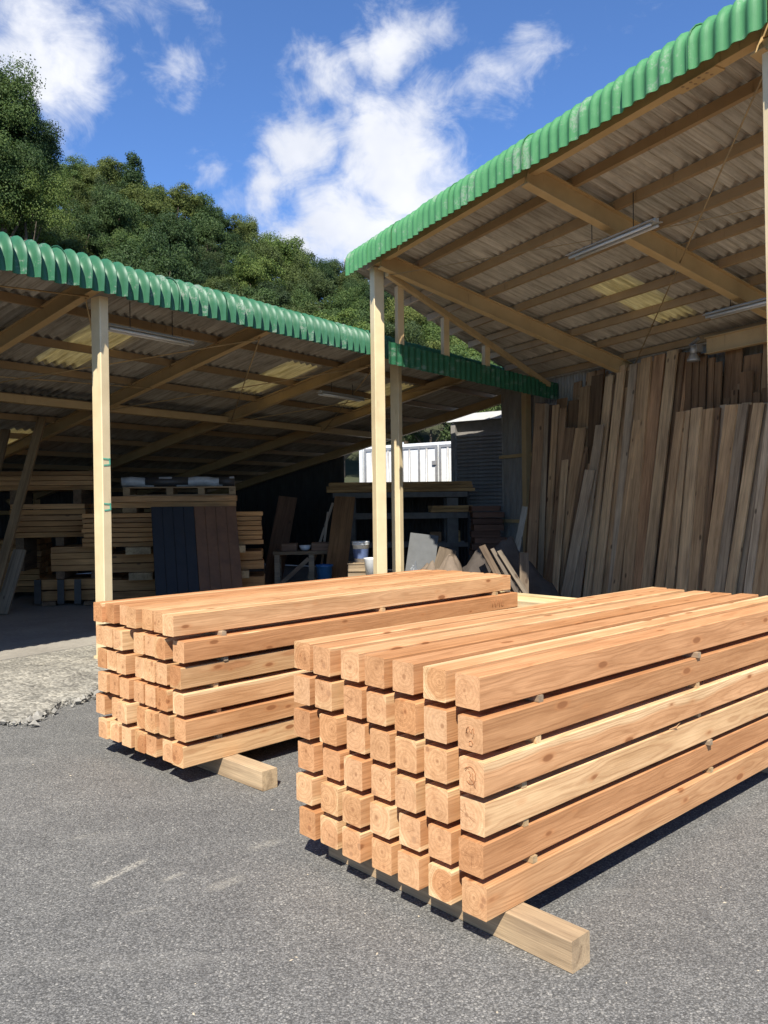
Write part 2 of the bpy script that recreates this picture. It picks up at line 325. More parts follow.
M = {}
M['timber'] = mat_timber(); M['board'] = mat_board()
M['post'] = mat_paint('cream_steel_paint', (0.68, 0.55, 0.335), 0.45, (0.34, 0.25, 0.15), 0.5)
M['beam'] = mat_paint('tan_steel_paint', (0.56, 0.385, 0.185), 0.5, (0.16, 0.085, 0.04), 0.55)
M['shadepurlin'] = mat_paint('shade_toned_brown_paint', (0.25, 0.165, 0.085), 0.6, (0.06, 0.035, 0.02), 0.75)  # left shed purlins: brown paint darkened, roof shade put into the colour
M['shadebeam'] = mat_paint('shade_toned_tan_paint', (0.40, 0.27, 0.13), 0.55, (0.12, 0.065, 0.03), 0.6)  # left shed steel: tan paint toned down to stand for shade inside
M['purlin'] = mat_paint('brown_steel_paint', (0.36, 0.235, 0.12), 0.55, (0.10, 0.05, 0.025), 0.75)
M['green_cap'] = mat_green('bluish_green_sheet', (0.026, 0.128, 0.060), 0.55)
M['green_cap2'] = mat_green('light_green_sheet', (0.070, 0.235, 0.090), 0.5)
M['slate'] = mat_slate('grey_roof_sheet', 1.08); M['shadeslate'] = mat_slate('shade_toned_roof_sheet', 0.72); M['skylight'] = mat_skylight()  # left shed sheets get a darker copy, its deep shade in the colour
M['asphalt'] = mat_asphalt()
M['floor'] = mat_concrete('smooth_concrete', (0.33, 0.305, 0.26), 0.75)
M['apron'] = mat_concrete('broken_concrete', (0.315, 0.30, 0.262), 0.9, stones=0.8)
M['stone'] = mat_concrete('concrete_rubble', (0.30, 0.285, 0.25), 0.9, scale=3)
M['soil'] = mat_concrete('forest_floor', (0.045, 0.05, 0.025), 0.95)
M['leaf'] = [mat_leaf('leaf_dark', (0.022, 0.045, 0.014), (0.070, 0.105, 0.032)), mat_leaf('leaf_mid', (0.035, 0.066, 0.018), (0.105, 0.14, 0.042)), mat_leaf('leaf_olive', (0.040, 0.058, 0.018), (0.108, 0.13, 0.042)), mat_leaf('leaf_bright', (0.048, 0.085, 0.022), (0.13, 0.165, 0.05))]
M['bark'] = mat_plain('bark', (0.10, 0.075, 0.05), 0.9)
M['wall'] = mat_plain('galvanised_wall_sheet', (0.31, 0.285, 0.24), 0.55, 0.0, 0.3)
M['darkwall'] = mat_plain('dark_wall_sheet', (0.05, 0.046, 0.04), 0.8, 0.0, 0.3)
M['shutter'] = mat_plain('grey_shutter_paint', (0.23, 0.215, 0.195), 0.55, 0.0, 0.2)
M['white'] = mat_plain('white_paint', (0.68, 0.69, 0.68), 0.5, 0.0, 0.1)
M['tube'] = mat_plain('lamp_tube', (0.58, 0.565, 0.52), 0.3, 0.0, 0.05)
M['lampgrey'] = mat_plain('dull_lamp_paint', (0.40, 0.385, 0.35), 0.5)
M['steel'] = mat_plain('worn_steel', (0.42, 0.40, 0.37), 0.45, 0.6, 0.2)
M['darksteel'] = mat_plain('dark_steel', (0.06, 0.055, 0.05), 0.5, 0.3, 0.2)
M['rust'] = mat_plain('brown_bracing', (0.36, 0.24, 0.11), 0.6, 0.0, 0.3)
M['navy'] = mat_plain('navy_stain', (0.013, 0.0135, 0.015), 0.55, 0.0, 0.3, 0.3, 4)
M['brownstain'] = mat_plain('brown_stain', (0.12, 0.058, 0.026), 0.55, 0.0, 0.35, 0.3, 4)
M['blue'] = mat_plain('blue_plastic', (0.02, 0.10, 0.28), 0.4)
M['plastic'] = mat_plain('white_plastic', (0.66, 0.67, 0.66), 0.4)
M['label'] = mat_plain('blue_print', (0.10, 0.14, 0.26), 0.5)
M['tarp'] = mat_plain('dusty_sacking', (0.19, 0.145, 0.105), 0.9, 0.0, 0.3, 0.2, 5)
M['darktarp'] = mat_plain('dark_sacking', (0.075, 0.062, 0.052), 0.9, 0.0, 0.3, 0.2, 5)
M['greypanel'] = mat_plain('grey_panel', (0.085, 0.088, 0.088), 0.7)
M['foil'] = mat_plain('grey_wrap', (0.42, 0.43, 0.42), 0.35, 0.0, 0.3)
M['ink'] = mat_plain('brown_pencil', (0.33, 0.135, 0.05), 0.8)
M['greenchalk'] = mat_plain('green_chalk', (0.10, 0.42, 0.28), 0.8)
M['bag'] = mat_plain('plastic_bag', (0.17, 0.18, 0.19), 0.3)
M['concpost'] = mat_plain('grey_concrete_post', (0.13, 0.12, 0.105), 0.9, 0.0, 0.25)

# ------------------------------------------------------------------ geometry helpers
class MB:
    def __init__(s): s.v = []; s.f = []; s.smooth = []
    def add(s, vs, fs, smooth=False):
        o = len(s.v); s.v += [tuple(x) for x in vs]; s.f += [tuple(i + o for i in f) for f in fs]; s.smooth += [smooth] * len(fs); return s
    def box(s, x0, x1, y0, y1, z0, z1):
        return s.add([(x0, y0, z0), (x1, y0, z0), (x1, y1, z0), (x0, y1, z0), (x0, y0, z1), (x1, y0, z1), (x1, y1, z1), (x0, y1, z1)],
                     [(0, 3, 2, 1), (4, 5, 6, 7), (0, 1, 5, 4), (1, 2, 6, 5), (2, 3, 7, 6), (3, 0, 4, 7)])
    def cbox(s, x0, x1, y0, y1, z0, z1, c=0.003):
        """box with chamfered long edges (along x)"""
        pr = [(y0 + c, z0), (y1 - c, z0), (y1, z0 + c), (y1, z1 - c), (y1 - c, z1), (y0 + c, z1), (y0, z1 - c), (y0, z0 + c)]
        return s.prism(pr, x0, x1)
    def prism(s, pr, x0, x1):
        """(y,z) outline extruded along x"""
        n = len(pr)
        vs = [(x0, y, z) for y, z in pr] + [(x1, y, z) for y, z in pr]
        fs = [tuple(range(n - 1, -1, -1)), tuple(range(n, 2 * n))] + [(i, (i + 1) % n, n + (i + 1) % n, n + i) for i in range(n)]
        return s.add(vs, fs)
    def tube(s, pts, r, seg=8, r1=None, smooth=True):
        pts = [Vector(p) for p in pts]; n = len(pts); vs = []; fs = []
        for i, p in enumerate(pts):
            d = (pts[min(i + 1, n - 1)] - pts[max(i - 1, 0)]).normalized()
            a = d.orthogonal().normalized() if abs(d.z) > .99 else d.cross(Vector((0, 0, 1))).normalized()
            b = d.cross(a); rr = r if r1 is None else r + (r1 - r) * i / max(n - 1, 1)
            for k in range(seg):
                t = 2 * math.pi * k / seg; vs.append(p + (a * math.cos(t) + b * math.sin(t)) * rr)
        for i in range(n - 1):
            for k in range(seg):
                fs.append((i * seg + k, i * seg + (k + 1) % seg, (i + 1) * seg + (k + 1) % seg, (i + 1) * seg + k))
        fs.append(tuple(range(seg))); fs.append(tuple((n - 1) * seg + k for k in range(seg - 1, -1, -1)))
        return s.add(vs, fs, smooth)
    def lathe(s, prof, seg=20, smooth=True):
        vs = []; fs = []; n = len(prof)
        for (r, z) in prof:
            for k in range(seg): vs.append((r * math.cos(2 * math.pi * k / seg), r * math.sin(2 * math.pi * k / seg), z))
        for i in range(n - 1):
            for k in range(seg): fs.append((i * seg + k, i * seg + (k + 1) % seg, (i + 1) * seg + (k + 1) % seg, (i + 1) * seg + k))
        fs.append(tuple(range(seg - 1, -1, -1))); fs.append(tuple((n - 1) * seg + k for k in range(seg)))
        return s.add(vs, fs, smooth)
    def beam(s, a, b, w_, h_, top=False):
        """rectangular bar from a to b, w_ wide, h_ tall, a/b at its centre line"""
        a, b = Vector(a), Vector(b); d = (b - a).normalized()
        x = d.cross(Vector((0, 0, 1))); x = Vector((1, 0, 0)) if x.length < 1e-4 else x.normalized(); z = x.cross(d)
        vs = [q + x * (w_ / 2 * i) + z * (h_ / 2 * j) for q in (a, b) for i, j in ((-1, -1), (1, -1), (1, 1), (-1, 1))]
        return s.add(vs, [(0, 1, 2, 3)[::-1], (4, 5, 6, 7), (0, 1, 5, 4), (1, 2, 6, 5), (2, 3, 7, 6), (3, 0, 4, 7)])
    def ibeam(s, a, b, w_, h_, tf=0.012, tw=0.010):
        a, b = Vector(a), Vector(b); d = (b - a).normalized(); x = d.cross(Vector((0, 0, 1))).normalized(); z = x.cross(d)
        W2, H2 = w_ / 2, h_ / 2
        pr = [(-W2, -H2), (W2, -H2), (W2, -H2 + tf), (tw, -H2 + tf), (tw, H2 - tf), (W2, H2 - tf), (W2, H2), (-W2, H2), (-W2, H2 - tf), (-tw, H2 - tf), (-tw, -H2 + tf), (-W2, -H2 + tf)]
        n = 12
        vs = [q + x * i + z * j for q in (a, b) for i, j in pr]
        caps = [(0, 1, 2, 11), (2, 3, 10, 11), (3, 4, 9, 10), (4, 5, 8, 9), (5, 6, 7, 8)]
        fs = caps + [tuple(n + i for i in c[::-1]) for c in caps] + [(i, (i + 1) % n, n + (i + 1) % n, n + i) for i in range(n)]
        return s.add(vs, fs)
    def mesh(s, name):
        me = bpy.data.meshes.new(name); me.from_pydata(s.v, [], s.f)
        bm = bmesh.new(); bm.from_mesh(me); bmesh.ops.recalc_face_normals(bm, faces=bm.faces); bm.to_mesh(me); bm.free()
        if any(s.smooth): me.polygons.foreach_set('use_smooth', s.smooth)
        me.update(); return me

def link(name, me, mat=None, parent=None, loc=None, color=None):
    o = bpy.data.objects.new(name, me); COL.objects.link(o)
    if mat is not None and me is not None and not me.materials: me.materials.append(mat)
    if parent: o.parent = parent
    if loc is not None: o.location = loc
    if color: o.color = (*color, 1)
    return o
def tag(o, label, cat, group=None):
    o['label'] = label; o['category'] = cat
    if group: o['group'] = group
    return o
def empty(name, loc, rz, label, cat, group=None):
    o = bpy.data.objects.new(name, None); COL.objects.link(o); o.location = loc; o.rotation_euler = (0, 0, rz); o.empty_display_size = .2
    return tag(o, label, cat, group)
def struct(name, me, mat):
    o = link(name, me, mat); o['kind'] = 'structure'; return o
def smooth_by_angle(me, ang=35):
    me.polygons.foreach_set('use_smooth', [True] * len(me.polygons))
    bm = bmesh.new(); bm.from_mesh(me)
    for e in bm.edges:
        e.smooth = len(e.link_faces) == 2 and e.calc_face_angle(0) < R(ang)
    bm.to_mesh(me); bm.free(); me.update()

ORD = ['first', 'second', 'third', 'fourth', 'fifth', 'sixth', 'seventh', 'eighth', 'ninth', 'tenth', 'eleventh', 'twelfth', 'thirteenth', 'fourteenth', 'fifteenth', 'sixteenth', 'seventeenth', 'eighteenth', 'nineteenth', 'twentieth', 'twenty-first', 'twenty-second', 'twenty-third', 'twenty-fourth', 'twenty-fifth', 'twenty-sixth', 'twenty-seventh', 'twenty-eighth', 'twenty-ninth', 'thirtieth', 'thirty-first', 'thirty-second', 'thirty-third', 'thirty-fourth', 'thirty-fifth', 'thirty-sixth', 'thirty-seventh', 'thirty-eighth', 'thirty-ninth', 'fortieth', 'forty-first', 'forty-second', 'forty-third']

# ------------------------------------------------------------------ ground
def fan_grid(xs, ys, zf):
    mb = MB(); nx, ny = len(xs), len(ys)
    vs = [(x, y, zf(x, y)) for y in ys for x in xs]
    fs = [(j * nx + i, j * nx + i + 1, (j + 1) * nx + i + 1, (j + 1) * nx + i) for j in range(ny - 1) for i in range(nx - 1)]
    return mb.add(vs, fs)
g = fan_grid([-600, -60, -8, 8, 60, 600], [-600, -60, -3, 12, 60, 900], lambda x, y: 0.0)
struct('ground', g.mesh('ground'), M['asphalt'])

aL, aR = R(36), R(-27.5)
OL, OR = Vector((-3.255, 6.924, 0)), Vector((2.505, 5.386, 0))
eL, nL = Vector((math.sin(aL), math.cos(aL), 0)), Vector((-math.cos(aL), math.sin(aL), 0))
eR, nR = Vector((math.sin(aR), math.cos(aR), 0)), Vector((math.cos(aR), -math.sin(aR), 0))
def wL(s, d, z=0): return OL + eL * s + nL * d + Vector((0, 0, z))
def wR(s, d, z=0): return OR + eR * s + nR * d + Vector((0, 0, z))

def slab(name, pts, z0, z1, mat):
    n = len(pts); mb = MB()
    mb.add([(p.x, p.y, z0) for p in pts] + [(p.x, p.y, z1) for p in pts], [tuple(range(n - 1, -1, -1)), tuple(range(n, 2 * n))] + [(i, (i + 1) % n, n + (i + 1) % n, n + i) for i in range(n)])
    return struct(name, mb.mesh(name), mat)
slab('concrete_floor', [wL(-13, 1.0), wL(13.5, 1.0), wL(13.5, 11.5), wL(-13, 11.5)], -0.1, 0.10, M['floor'])
slab('concrete_floor', [wR(9, 0.75), wR(-4, 0.75), wR(-4, 4.6), wR(9, 4.6)], -0.1, 0.05, M['floor'])

# broken concrete apron in front of the left shed
edge_px = [(-160, 735), (-60, 724), (0, 721), (14, 721), (28, 720), (45, 713), (62, 703), (80, 698), (97, 691), (110, 684)]
front = [at_z(u, v, 0.03) for u, v in edge_px] + [Vector((-1.75, 8.1, 0)), Vector((-0.9, 9.2, 0)), Vector((0.2, 10.6, 0)), Vector((1.2, 12.4, 0))]
back = [wL(-3.2, 1.0), wL(-1.6, 1.0), wL(-.6, 1.0), wL(0, 1.0), wL(0.25, 1.0), wL(0.5, 1.0), wL(0.8, 1.0), wL(1.1, 1.0), wL(1.4, 1.0), wL(1.7, 1.0), wL(2.8, 1.0), wL(4.2, 1.0), wL(5.9, 1.0), wL(7.6, 1.0)]
def apron():
    mb = MB(); NU, NV = 260, 46
    def along(P, t):
        k = t * (len(P) - 1); i = min(int(k), len(P) - 2); return P[i].lerp(P[i + 1], k - i)
    vs = []
    for i in range(NU + 1):
        a, b = along(front, i / NU), along(back, i / NU)
        out = (a - b).normalized()
        for j in range(NV + 1):
            t = j / NV
            p = b.lerp(a, t ** 0.85)
            q = Vector((p.x, p.y, 0))
            if t > .6: q += out * ((noise.noise(Vector((p.x * 3.2, p.y * 3.2, 1))) * .13 + noise.noise(Vector((p.x * 13, p.y * 13, 4))) * .035) * (t - .6) / .4)
            z = 0.094 - 0.05 * t * t + noise.noise(q * 2.2) * .012 * t + noise.noise(q * 9) * .007 * min(1, t * 1.6) + noise.noise(q * 30) * .003 * t
            if t > .96: z = z * max(0.0, (1 - (t - .96) / .04)) ** .35 + noise.noise(q * 22) * .006 * (1 if t < 1 else 0)
            if j == NV: z = -0.02
            vs.append((q.x, q.y, z))
    fs = [(i * (NV + 1) + j, i * (NV + 1) + j + 1, (i + 1) * (NV + 1) + j + 1, (i + 1) * (NV + 1) + j) for i in range(NU) for j in range(NV)]
    return mb.add(vs, fs, False).mesh('concrete_apron')
struct('concrete_apron', apron(), M['apron'])
# crumbled bits along its edge
mb = MB()
for _ in range(130):
    k = random.uniform(1.0, 9.0); i = int(k); a = front[i].lerp(front[i + 1], k - i)
    o2 = (a - back[i]).normalized(); a = a + o2 * random.gauss(0.0, .06)
    r = random.choice((.007, .010, .014, .022, .035)) * random.uniform(.7, 1.3)
    vs = [Vector(v) * r * random.uniform(.7, 1.25) for v in ((1, 0, 0), (-1, 0, 0), (0, 1, 0), (0, -1, 0), (0, 0, .8), (0, 0, -.8))]
    q = Matrix.Rotation(random.random() * 6, 3, 'Z')
    mb.add([q @ v + Vector((a.x, a.y, r * .3 + random.uniform(0, .03))) for v in vs], [(0, 2, 4), (2, 1, 4), (1, 3, 4), (3, 0, 4), (2, 0, 5), (1, 2, 5), (3, 1, 5), (0, 3, 5)])
o = link('rubble', mb.mesh('rubble'), M['stone']); o['kind'] = 'stuff'

mb = MB(); rc = random.Random(11)
for _ in range(55):
    u, v = rc.uniform(-40, 800), rc.uniform(640, 1015); q = at_z(u, v, 0); r_ = rc.uniform(.002, .0045); a_ = rc.random() * 6.28
    cx, sx_ = math.cos(a_) * r_, math.sin(a_) * r_; l_ = rc.uniform(1, 2.6)
    mb.add([(q.x - cx * l_, q.y - sx_ * l_, .001), (q.x + sx_, q.y - cx, .001), (q.x + cx * l_, q.y + sx_ * l_, .001), (q.x - sx_, q.y + cx, .001), (q.x, q.y, .001 + r_ * .8)], [(0, 1, 4), (1, 2, 4), (2, 3, 4), (3, 0, 4)])
o = link('wood_chips', mb.mesh('wood_chips'), mat_plain('pale_chip', (0.50, 0.42, 0.30), 0.9)); o['kind'] = 'stuff'

# ------------------------------------------------------------------ hillside and trees
SKY = [(-260, 40), (-120, 60), (0, 105), (30, 125), (58, 150), (95, 152), (138, 154), (165, 170), (190, 180), (230, 205), (262, 214), (285, 226), (300, 243), (330, 246), (358, 247), (410, 258), (450, 278), (500, 310), (600, 360), (720, 395), (900, 420)]
def sky_e(u):
    for (u0, v0), (u1, v1) in zip(SKY, SKY[1:]):
        if u <= u1: return (507 - (v0 + (v1 - v0) * max(0, (u - u0)) / (u1 - u0))) / F_PX
    return (507 - SKY[-1][1]) / F_PX
D0, D1 = 30.0, 96.0
def hill_z(x, y):
    if y < 5: return -0.5
    u = max(-260, min(900, 384 + F_PX * x / y)); top = max(3.0, sky_e(u) * D1 - 5.5)
    t = (y - D0) / (D1 - D0)
    if t <= 0: return -0.5
    if t <= 1: return top * (t * .8 + .2 * t * t) - .5 * (1 - t)
    return top * max(0.2, 1 - (t - 1) * .8)
mb = MB(); ths = [(-1.05 + 0.05 * i) for i in range(40)]; ds = [27, 30, 34, 40, 48, 58, 68, 78, 88, 96, 106, 120, 145]
vs = [(th * d, d, hill_z(th * d, d) + noise.noise(Vector((th * d * .07, d * .07, 3))) * 1.0 * min(1, max(0, (d - 30) / 15))) for d in ds for th in ths]
n = len(ths)
mb.add(vs, [(j * n + i, j * n + i + 1, (j + 1) * n + i + 1, (j + 1) * n + i) for j in range(len(ds) - 1) for i in range(n - 1)], True)
struct('hillside', mb.mesh('hillside'), M['soil'])

def crown_mesh(kind, seed, lf=1.0):
    rg = random.Random(seed); mb = MB()
    blobs = []
    if kind == 'cone':
        for k in range(26):
            t = rg.random() ** .8; rr = 1.5 * (1 - t) + .15; a = rg.random() * 6.28
            blobs.append((Vector((math.cos(a) * rr * .75, math.sin(a) * rr * .75, t * 6.2)), .55 + .35 * (1 - t)))
    else:
        nb = rg.randint(44, 58); lobes = [(rg.random() * 6.28, rg.uniform(.75, 1.25)) for _ in range(4)]
        for k in range(nb):
            d = Vector((rg.gauss(0, 1), rg.gauss(0, 1), rg.gauss(0, .95))).normalized()
            if d.z < -.6: d.z *= -.5
            az = math.atan2(d.y, d.x); lob = 1 + sum(.16 * a_ * math.cos(az - p_) ** 3 for p_, a_ in lobes) / 2
            rr = rg.uniform(.35, 1.08) * lob
            blobs.append((Vector((d.x * 1.9 * rr, d.y * 1.9 * rr, 1.9 + d.z * 1.75 * rr)), rg.choice((.30, .40, .50, .64, .78))))
    for c, r in blobs:
        for _ in range(int((560 * r * r + 90) / lf ** 1.6)):
            d = Vector((rg.gauss(0, 1), rg.gauss(0, 1), rg.gauss(0, 1))).normalized()
            if d.z < -.55: continue
            p = c + Vector((d.x, d.y, d.z * .8)) * r * (rg.uniform(.55, 1.1) if rg.random() < .93 else rg.uniform(1.1, 1.35))
            nn = (d + Vector((rg.gauss(0, .55), rg.gauss(0, .55), rg.gauss(0, .55) + .3))).normalized()
            a = nn.orthogonal().normalized(); a = Matrix.Rotation(rg.random() * 6.28, 3, nn) @ a; b = nn.cross(a)
            s1 = rg.uniform(.045, .105) * lf; s2 = s1 * rg.uniform(.5, .9)
            mb.add([p - a * s1, p + b * s2 - nn * .02, p + a * s1, p - b * s2 - nn * .02], [(0, 1, 2, 3)])
    me = bpy.data.meshes.new('crown'); me.from_pydata(mb.v, [], mb.f); me.update()
    return me
def trunk_mesh(seed, h):
    rg = random.Random(seed); mb = MB()
    mb.tube([(0, 0, -1.2), (rg.uniform(-.05, .05), 0, h * .3), (rg.uniform(-.1, .1), rg.uniform(-.1, .1), h * .65), (0, 0, h)], .17, 7, .06)
    for k in range(5):
        a = rg.random() * 6.28; z = h * rg.uniform(.3, .7)
        mb.tube([(0, 0, z), (math.cos(a) * .7, math.sin(a) * .7, z + .6), (math.cos(a) * 1.3, math.sin(a) * 1.3, z + 1.3)], .06, 5, .02)
    return mb.mesh('trunk')
CROWN = []
for k in range(8):
    me = crown_mesh('round', 100 + k, .68); me.materials.append(M['leaf'][k % 4]); CROWN.append((me, trunk_mesh(k, 2.6)))
FINE = []
for k in range(2):
    me = crown_mesh('round', 300 + k, .5); me.materials.append(M['leaf'][k]); FINE.append((me, trunk_mesh(70 + k, 2.6)))
cone = crown_mesh('cone', 55); cone.materials.append(M['leaf'][0]); CONE = (cone, trunk_mesh(50, 4.5))
def tree(x, y, z, sc, zs, var, label, group, name='broadleaf_tree'):
    t = empty(name, (x, y, z), random.random() * 6.28, label, 'tree', group)
    cr_, tr_ = var; sx = sc * random.uniform(.9, 1.12)
    for nm, me, mt in (('crown', cr_, None), ('trunk', tr_, M['bark'])):
        o = link(nm, me, mt, t); o.scale = (sx, sx, sc * zs)
        if nm == 'crown': o.location.z = (1.0 if name == 'broadleaf_tree' else .8) * sc * zs
    return t
pts = []
rg = random.Random(3); tries = 0
while len(pts) < 245 and tries < 30000:
    tries += 1
    d = math.sqrt(rg.uniform(40 ** 2, 99 ** 2)); u = rg.uniform(-150, 545); x = (u - 384) / F_PX * d
    if any((x - q[0]) ** 2 + (d - q[1]) ** 2 < 3.4 ** 2 for q in pts): continue
    # keep only trees that clear the shed roof as seen from the yard
    if (hill_z(x, d) + 6.5 - CAM_H) / d < (507 - (235 + .29 * max(u, 0))) / F_PX - .02: continue
    pts.append((x, d, u))
for i, (x, d, u) in enumerate(pts):
    sc = rg.uniform(.85, 1.35); z = hill_z(x, d) - .3
    if d > 84: lab, gr = 'round-crowned evergreen tree on the skyline of the wooded hill', 'trees along the top of the hill'
    elif d > 62: lab, gr = 'bushy broadleaf tree packed among others halfway up the wooded hill', 'trees halfway up the hill'
    else: lab, gr = 'leafy tree low on the wooded hill just above the green roof edge', 'trees low on the hill'
    tree(x, d, z, sc, rg.uniform(.95, 1.3), CROWN[rg.choice((0, 1, 1, 2, 2, 3, 4, 5, 5, 6, 6, 7))], lab, gr)
# the taller darker trees closing the view at the left, and a pointed conifer on the ridge
TALL = ['half outside the picture', 'the highest one', 'second highest, behind its left neighbour', 'lower one at the picture edge', 'below the highest one', 'rightmost of the upper ones', 'mostly outside the picture', 'lowest one above the green roof edge']
for k_, (u, vtop, d, sc) in enumerate([(-38, 40, 58, 1.7), (-4, 60, 58, 1.6), (22, 92, 60, 1.35), (-24, 120, 55, 1.7), (8, 135, 56, 1.4), (36, 122, 61, 1.1), (-62, 90, 56, 1.8), (30, 168, 57, 1.3)]):
    ztop = (507 - vtop) / F_PX * d + CAM_H; x = (u - 384) / F_PX * d; zs = 1.3
    t = tree(x, d, ztop - 4.8 * sc * zs, sc, zs, FINE[k_ % 2], 'tall dark evergreen at the left of the hill, ' + TALL[k_], 'tall dark trees at the left')
    tk = [c for c in t.children if c.name.startswith('trunk')][0]
    drop = max(0, t.location.z - hill_z(x, d)); tk.location.z = -drop; tk.scale.z = (drop + 2.6 * sc * zs) / 2.6
d = 88; x = (138 - 384) / F_PX * d; ztop = (507 - 151) / F_PX * d + CAM_H
tree(x, d, ztop - 7.3 * 1.15, 1.15, 1.0, CONE, 'pointed conifer breaking the skyline of the wooded hill', None, 'conifer_tree')

# ------------------------------------------------------------------ sheds
def wave_sheet(w_waves, pitch, amp, y0, y1, zf, th=0.007, seg=6, rows=2, clamp=None):
    """corrugated sheet: waves along x, from y0 to y1, zf(y) its height"""
    mb = MB(); n = w_waves * seg; vs = []
    ys = [y0 + (y1 - y0) * j / (rows - 1) for j in range(rows)]
    for side in (0, 1):
        for y in ys:
            for i in range(n + 1):
                x = pitch * i / seg
                vs.append((x if clamp is None else clamp(x, y), y, zf(y) + amp * math.cos(2 * math.pi * i / seg) + (th if side == 0 else 0)))
    m_ = n + 1; fs = []
    for j in range(rows - 1):
        for i in range(n):
            a = j * m_ + i; fs.append((a, a + 1, a + m_ + 1, a + m_)); b = rows * m_ + a; fs.append((b, b + m_, b + m_ + 1, b + 1))
    o = rows * m_
    for i in range(n):
        fs.append((i, o + i, o + i + 1, i + 1)); k = (rows - 1) * m_ + i; fs.append((k, k + 1, o + k + 1, o + k))
    for j in range(rows - 1):
        a = j * m_; fs.append((a, a + m_, o + a + m_, o + a)); b = a + n; fs.append((b, o + b, o + b + m_, b + m_))
    mb.add(vs, fs); me = mb.mesh('sheet'); smooth_by_angle(me, 60); return me
def cap_mesh(waves, pitch, amp_top, amp_bot, ztop, zbot, slope, seg=10, th=0.008, p_bot=1.0, zend=None):
    """rounded corrugated eave cap: vertical skirt turning over into the roof"""
    r = 0.17; prof = [(0.0, zbot, amp_bot), (0.0, zbot + (ztop - r - zbot) * .5, (amp_top + amp_bot) / 2), (0.0, ztop - r, amp_top)]
    for k in range(1, 6):
        a = math.pi / 2 * k / 5; prof.append((r * (1 - math.cos(a)), ztop - r + r * math.sin(a), amp_top))
    prof.append((0.48, zend, .024))
    nrm = [(-1, 0), (-1, 0), (-1, 0)] + [(-math.cos(math.pi / 2 * k / 5), math.sin(math.pi / 2 * k / 5)) for k in range(1, 6)] + [(0, 1)]
    mb = MB(); n = waves * seg; vs = []; np_ = len(prof)
    for side in (0, 1):
        for (y, z, am), (ny, nz) in zip(prof, nrm):
            for i in range(n + 1):
                c = math.cos(2 * math.pi * i / seg); pw = (p_bot if z < ztop - r - .02 and y < .001 else 1.15); wv = am * (2 * ((1 + c) / 2) ** pw - 1) - (th if side else 0)
                vs.append((pitch * i / seg, y + ny * wv, z + nz * wv))
    m_ = n + 1; fs = []; o = np_ * m_
    for j in range(np_ - 1):
        for i in range(n):
            a = j * m_ + i; fs.append((a, a + 1, a + m_ + 1, a + m_)); b = o + a; fs.append((b, b + m_, b + m_ + 1, b + 1))
    for i in range(n):
        fs.append((i, o + i, o + i + 1, i + 1)); k = (np_ - 1) * m_ + i; fs.append((k, k + 1, o + k + 1, o + k))
    for j in range(np_ - 1):
        a = j * m_; fs.append((a, a + m_, o + a + m_, o + a)); b = a + n; fs.append((b, o + b, o + b + m_, b + m_))
    mb.add(vs, fs); me = mb.mesh('cap'); smooth_by_angle(me, 62); return me

P = 0.13
# ---- left shed (local x along its eave, local y into the shed)
shedL = empty('lumber_shed', OL, math.pi / 2 - aL, 'long open lumber shed with bluish-green scalloped eave and cream posts', 'shed')
zL = lambda d: 3.965 - .21 * d
capL = cap_mesh(5, P, .044, .030, 3.935, 3.61, .21, p_bot=2.6, zend=3.965 - .21 * .48 + .035); capL.materials.append(M['green_cap'])
for k in range(-14, 22):
    o = link('eave_cap', capL, None, shedL, (-3.25 + .65 * k, random.uniform(-.003, .003), random.uniform(-.005, .005))); o.rotation_euler = (random.uniform(-.004, .004), random.uniform(-.003, .003), random.uniform(-.002, .002)); o.scale.x = 1.012
rowsL = [(0.20, 1.38), (1.30, 2.74), (2.66, 4.10), (4.02, 5.46), (5.38, 6.82), (6.74, 8.18), (8.10, 9.5)]
for (d0, d1) in rowsL:
    me = wave_sheet(5, P, .029, 0, d1 - d0, lambda y: -.21 * y + .008 * (1 - y / (d1 - d0)) * 2, seg=6); me.materials.append(M['shadeslate'])
    me2 = me.copy(); me2.materials.clear(); me2.materials.append(M['skylight'])
    for k in range(-14, 22):  # run past the view at left is added to shut out skylight
        x = -3.25 + .65 * k; sky_ = d0 == 1.30 and k in (8, 13, 17) or d0 == 5.38 and k in (10,)
        link('skylight_sheet' if sky_ else 'roof_sheet', me2 if sky_ else me, None, shedL, (x, d0, zL(d0) + random.uniform(0, .004)))
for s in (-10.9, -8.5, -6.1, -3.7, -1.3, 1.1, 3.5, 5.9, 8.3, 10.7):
    link('rafter', MB().ibeam((s, .12, 3.785 - .21 * .12), (s, 9.4, 3.785 - .21 * 9.4), .09, .165).mesh('rafter'), M['shadebeam'], shedL)
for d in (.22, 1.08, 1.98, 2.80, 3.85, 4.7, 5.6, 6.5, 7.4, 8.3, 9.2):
    link('purlin', MB().box(-12.3, 11.02, d - .022, d + .022, zL(d) - .112, zL(d) - .024).mesh('purlin'), M['shadepurlin'], shedL)
link('girder', MB().box(-12.3, 10.9, 3.44, 3.56, 2.955, 3.06).mesh('girder'), M['shadebeam'], shedL)
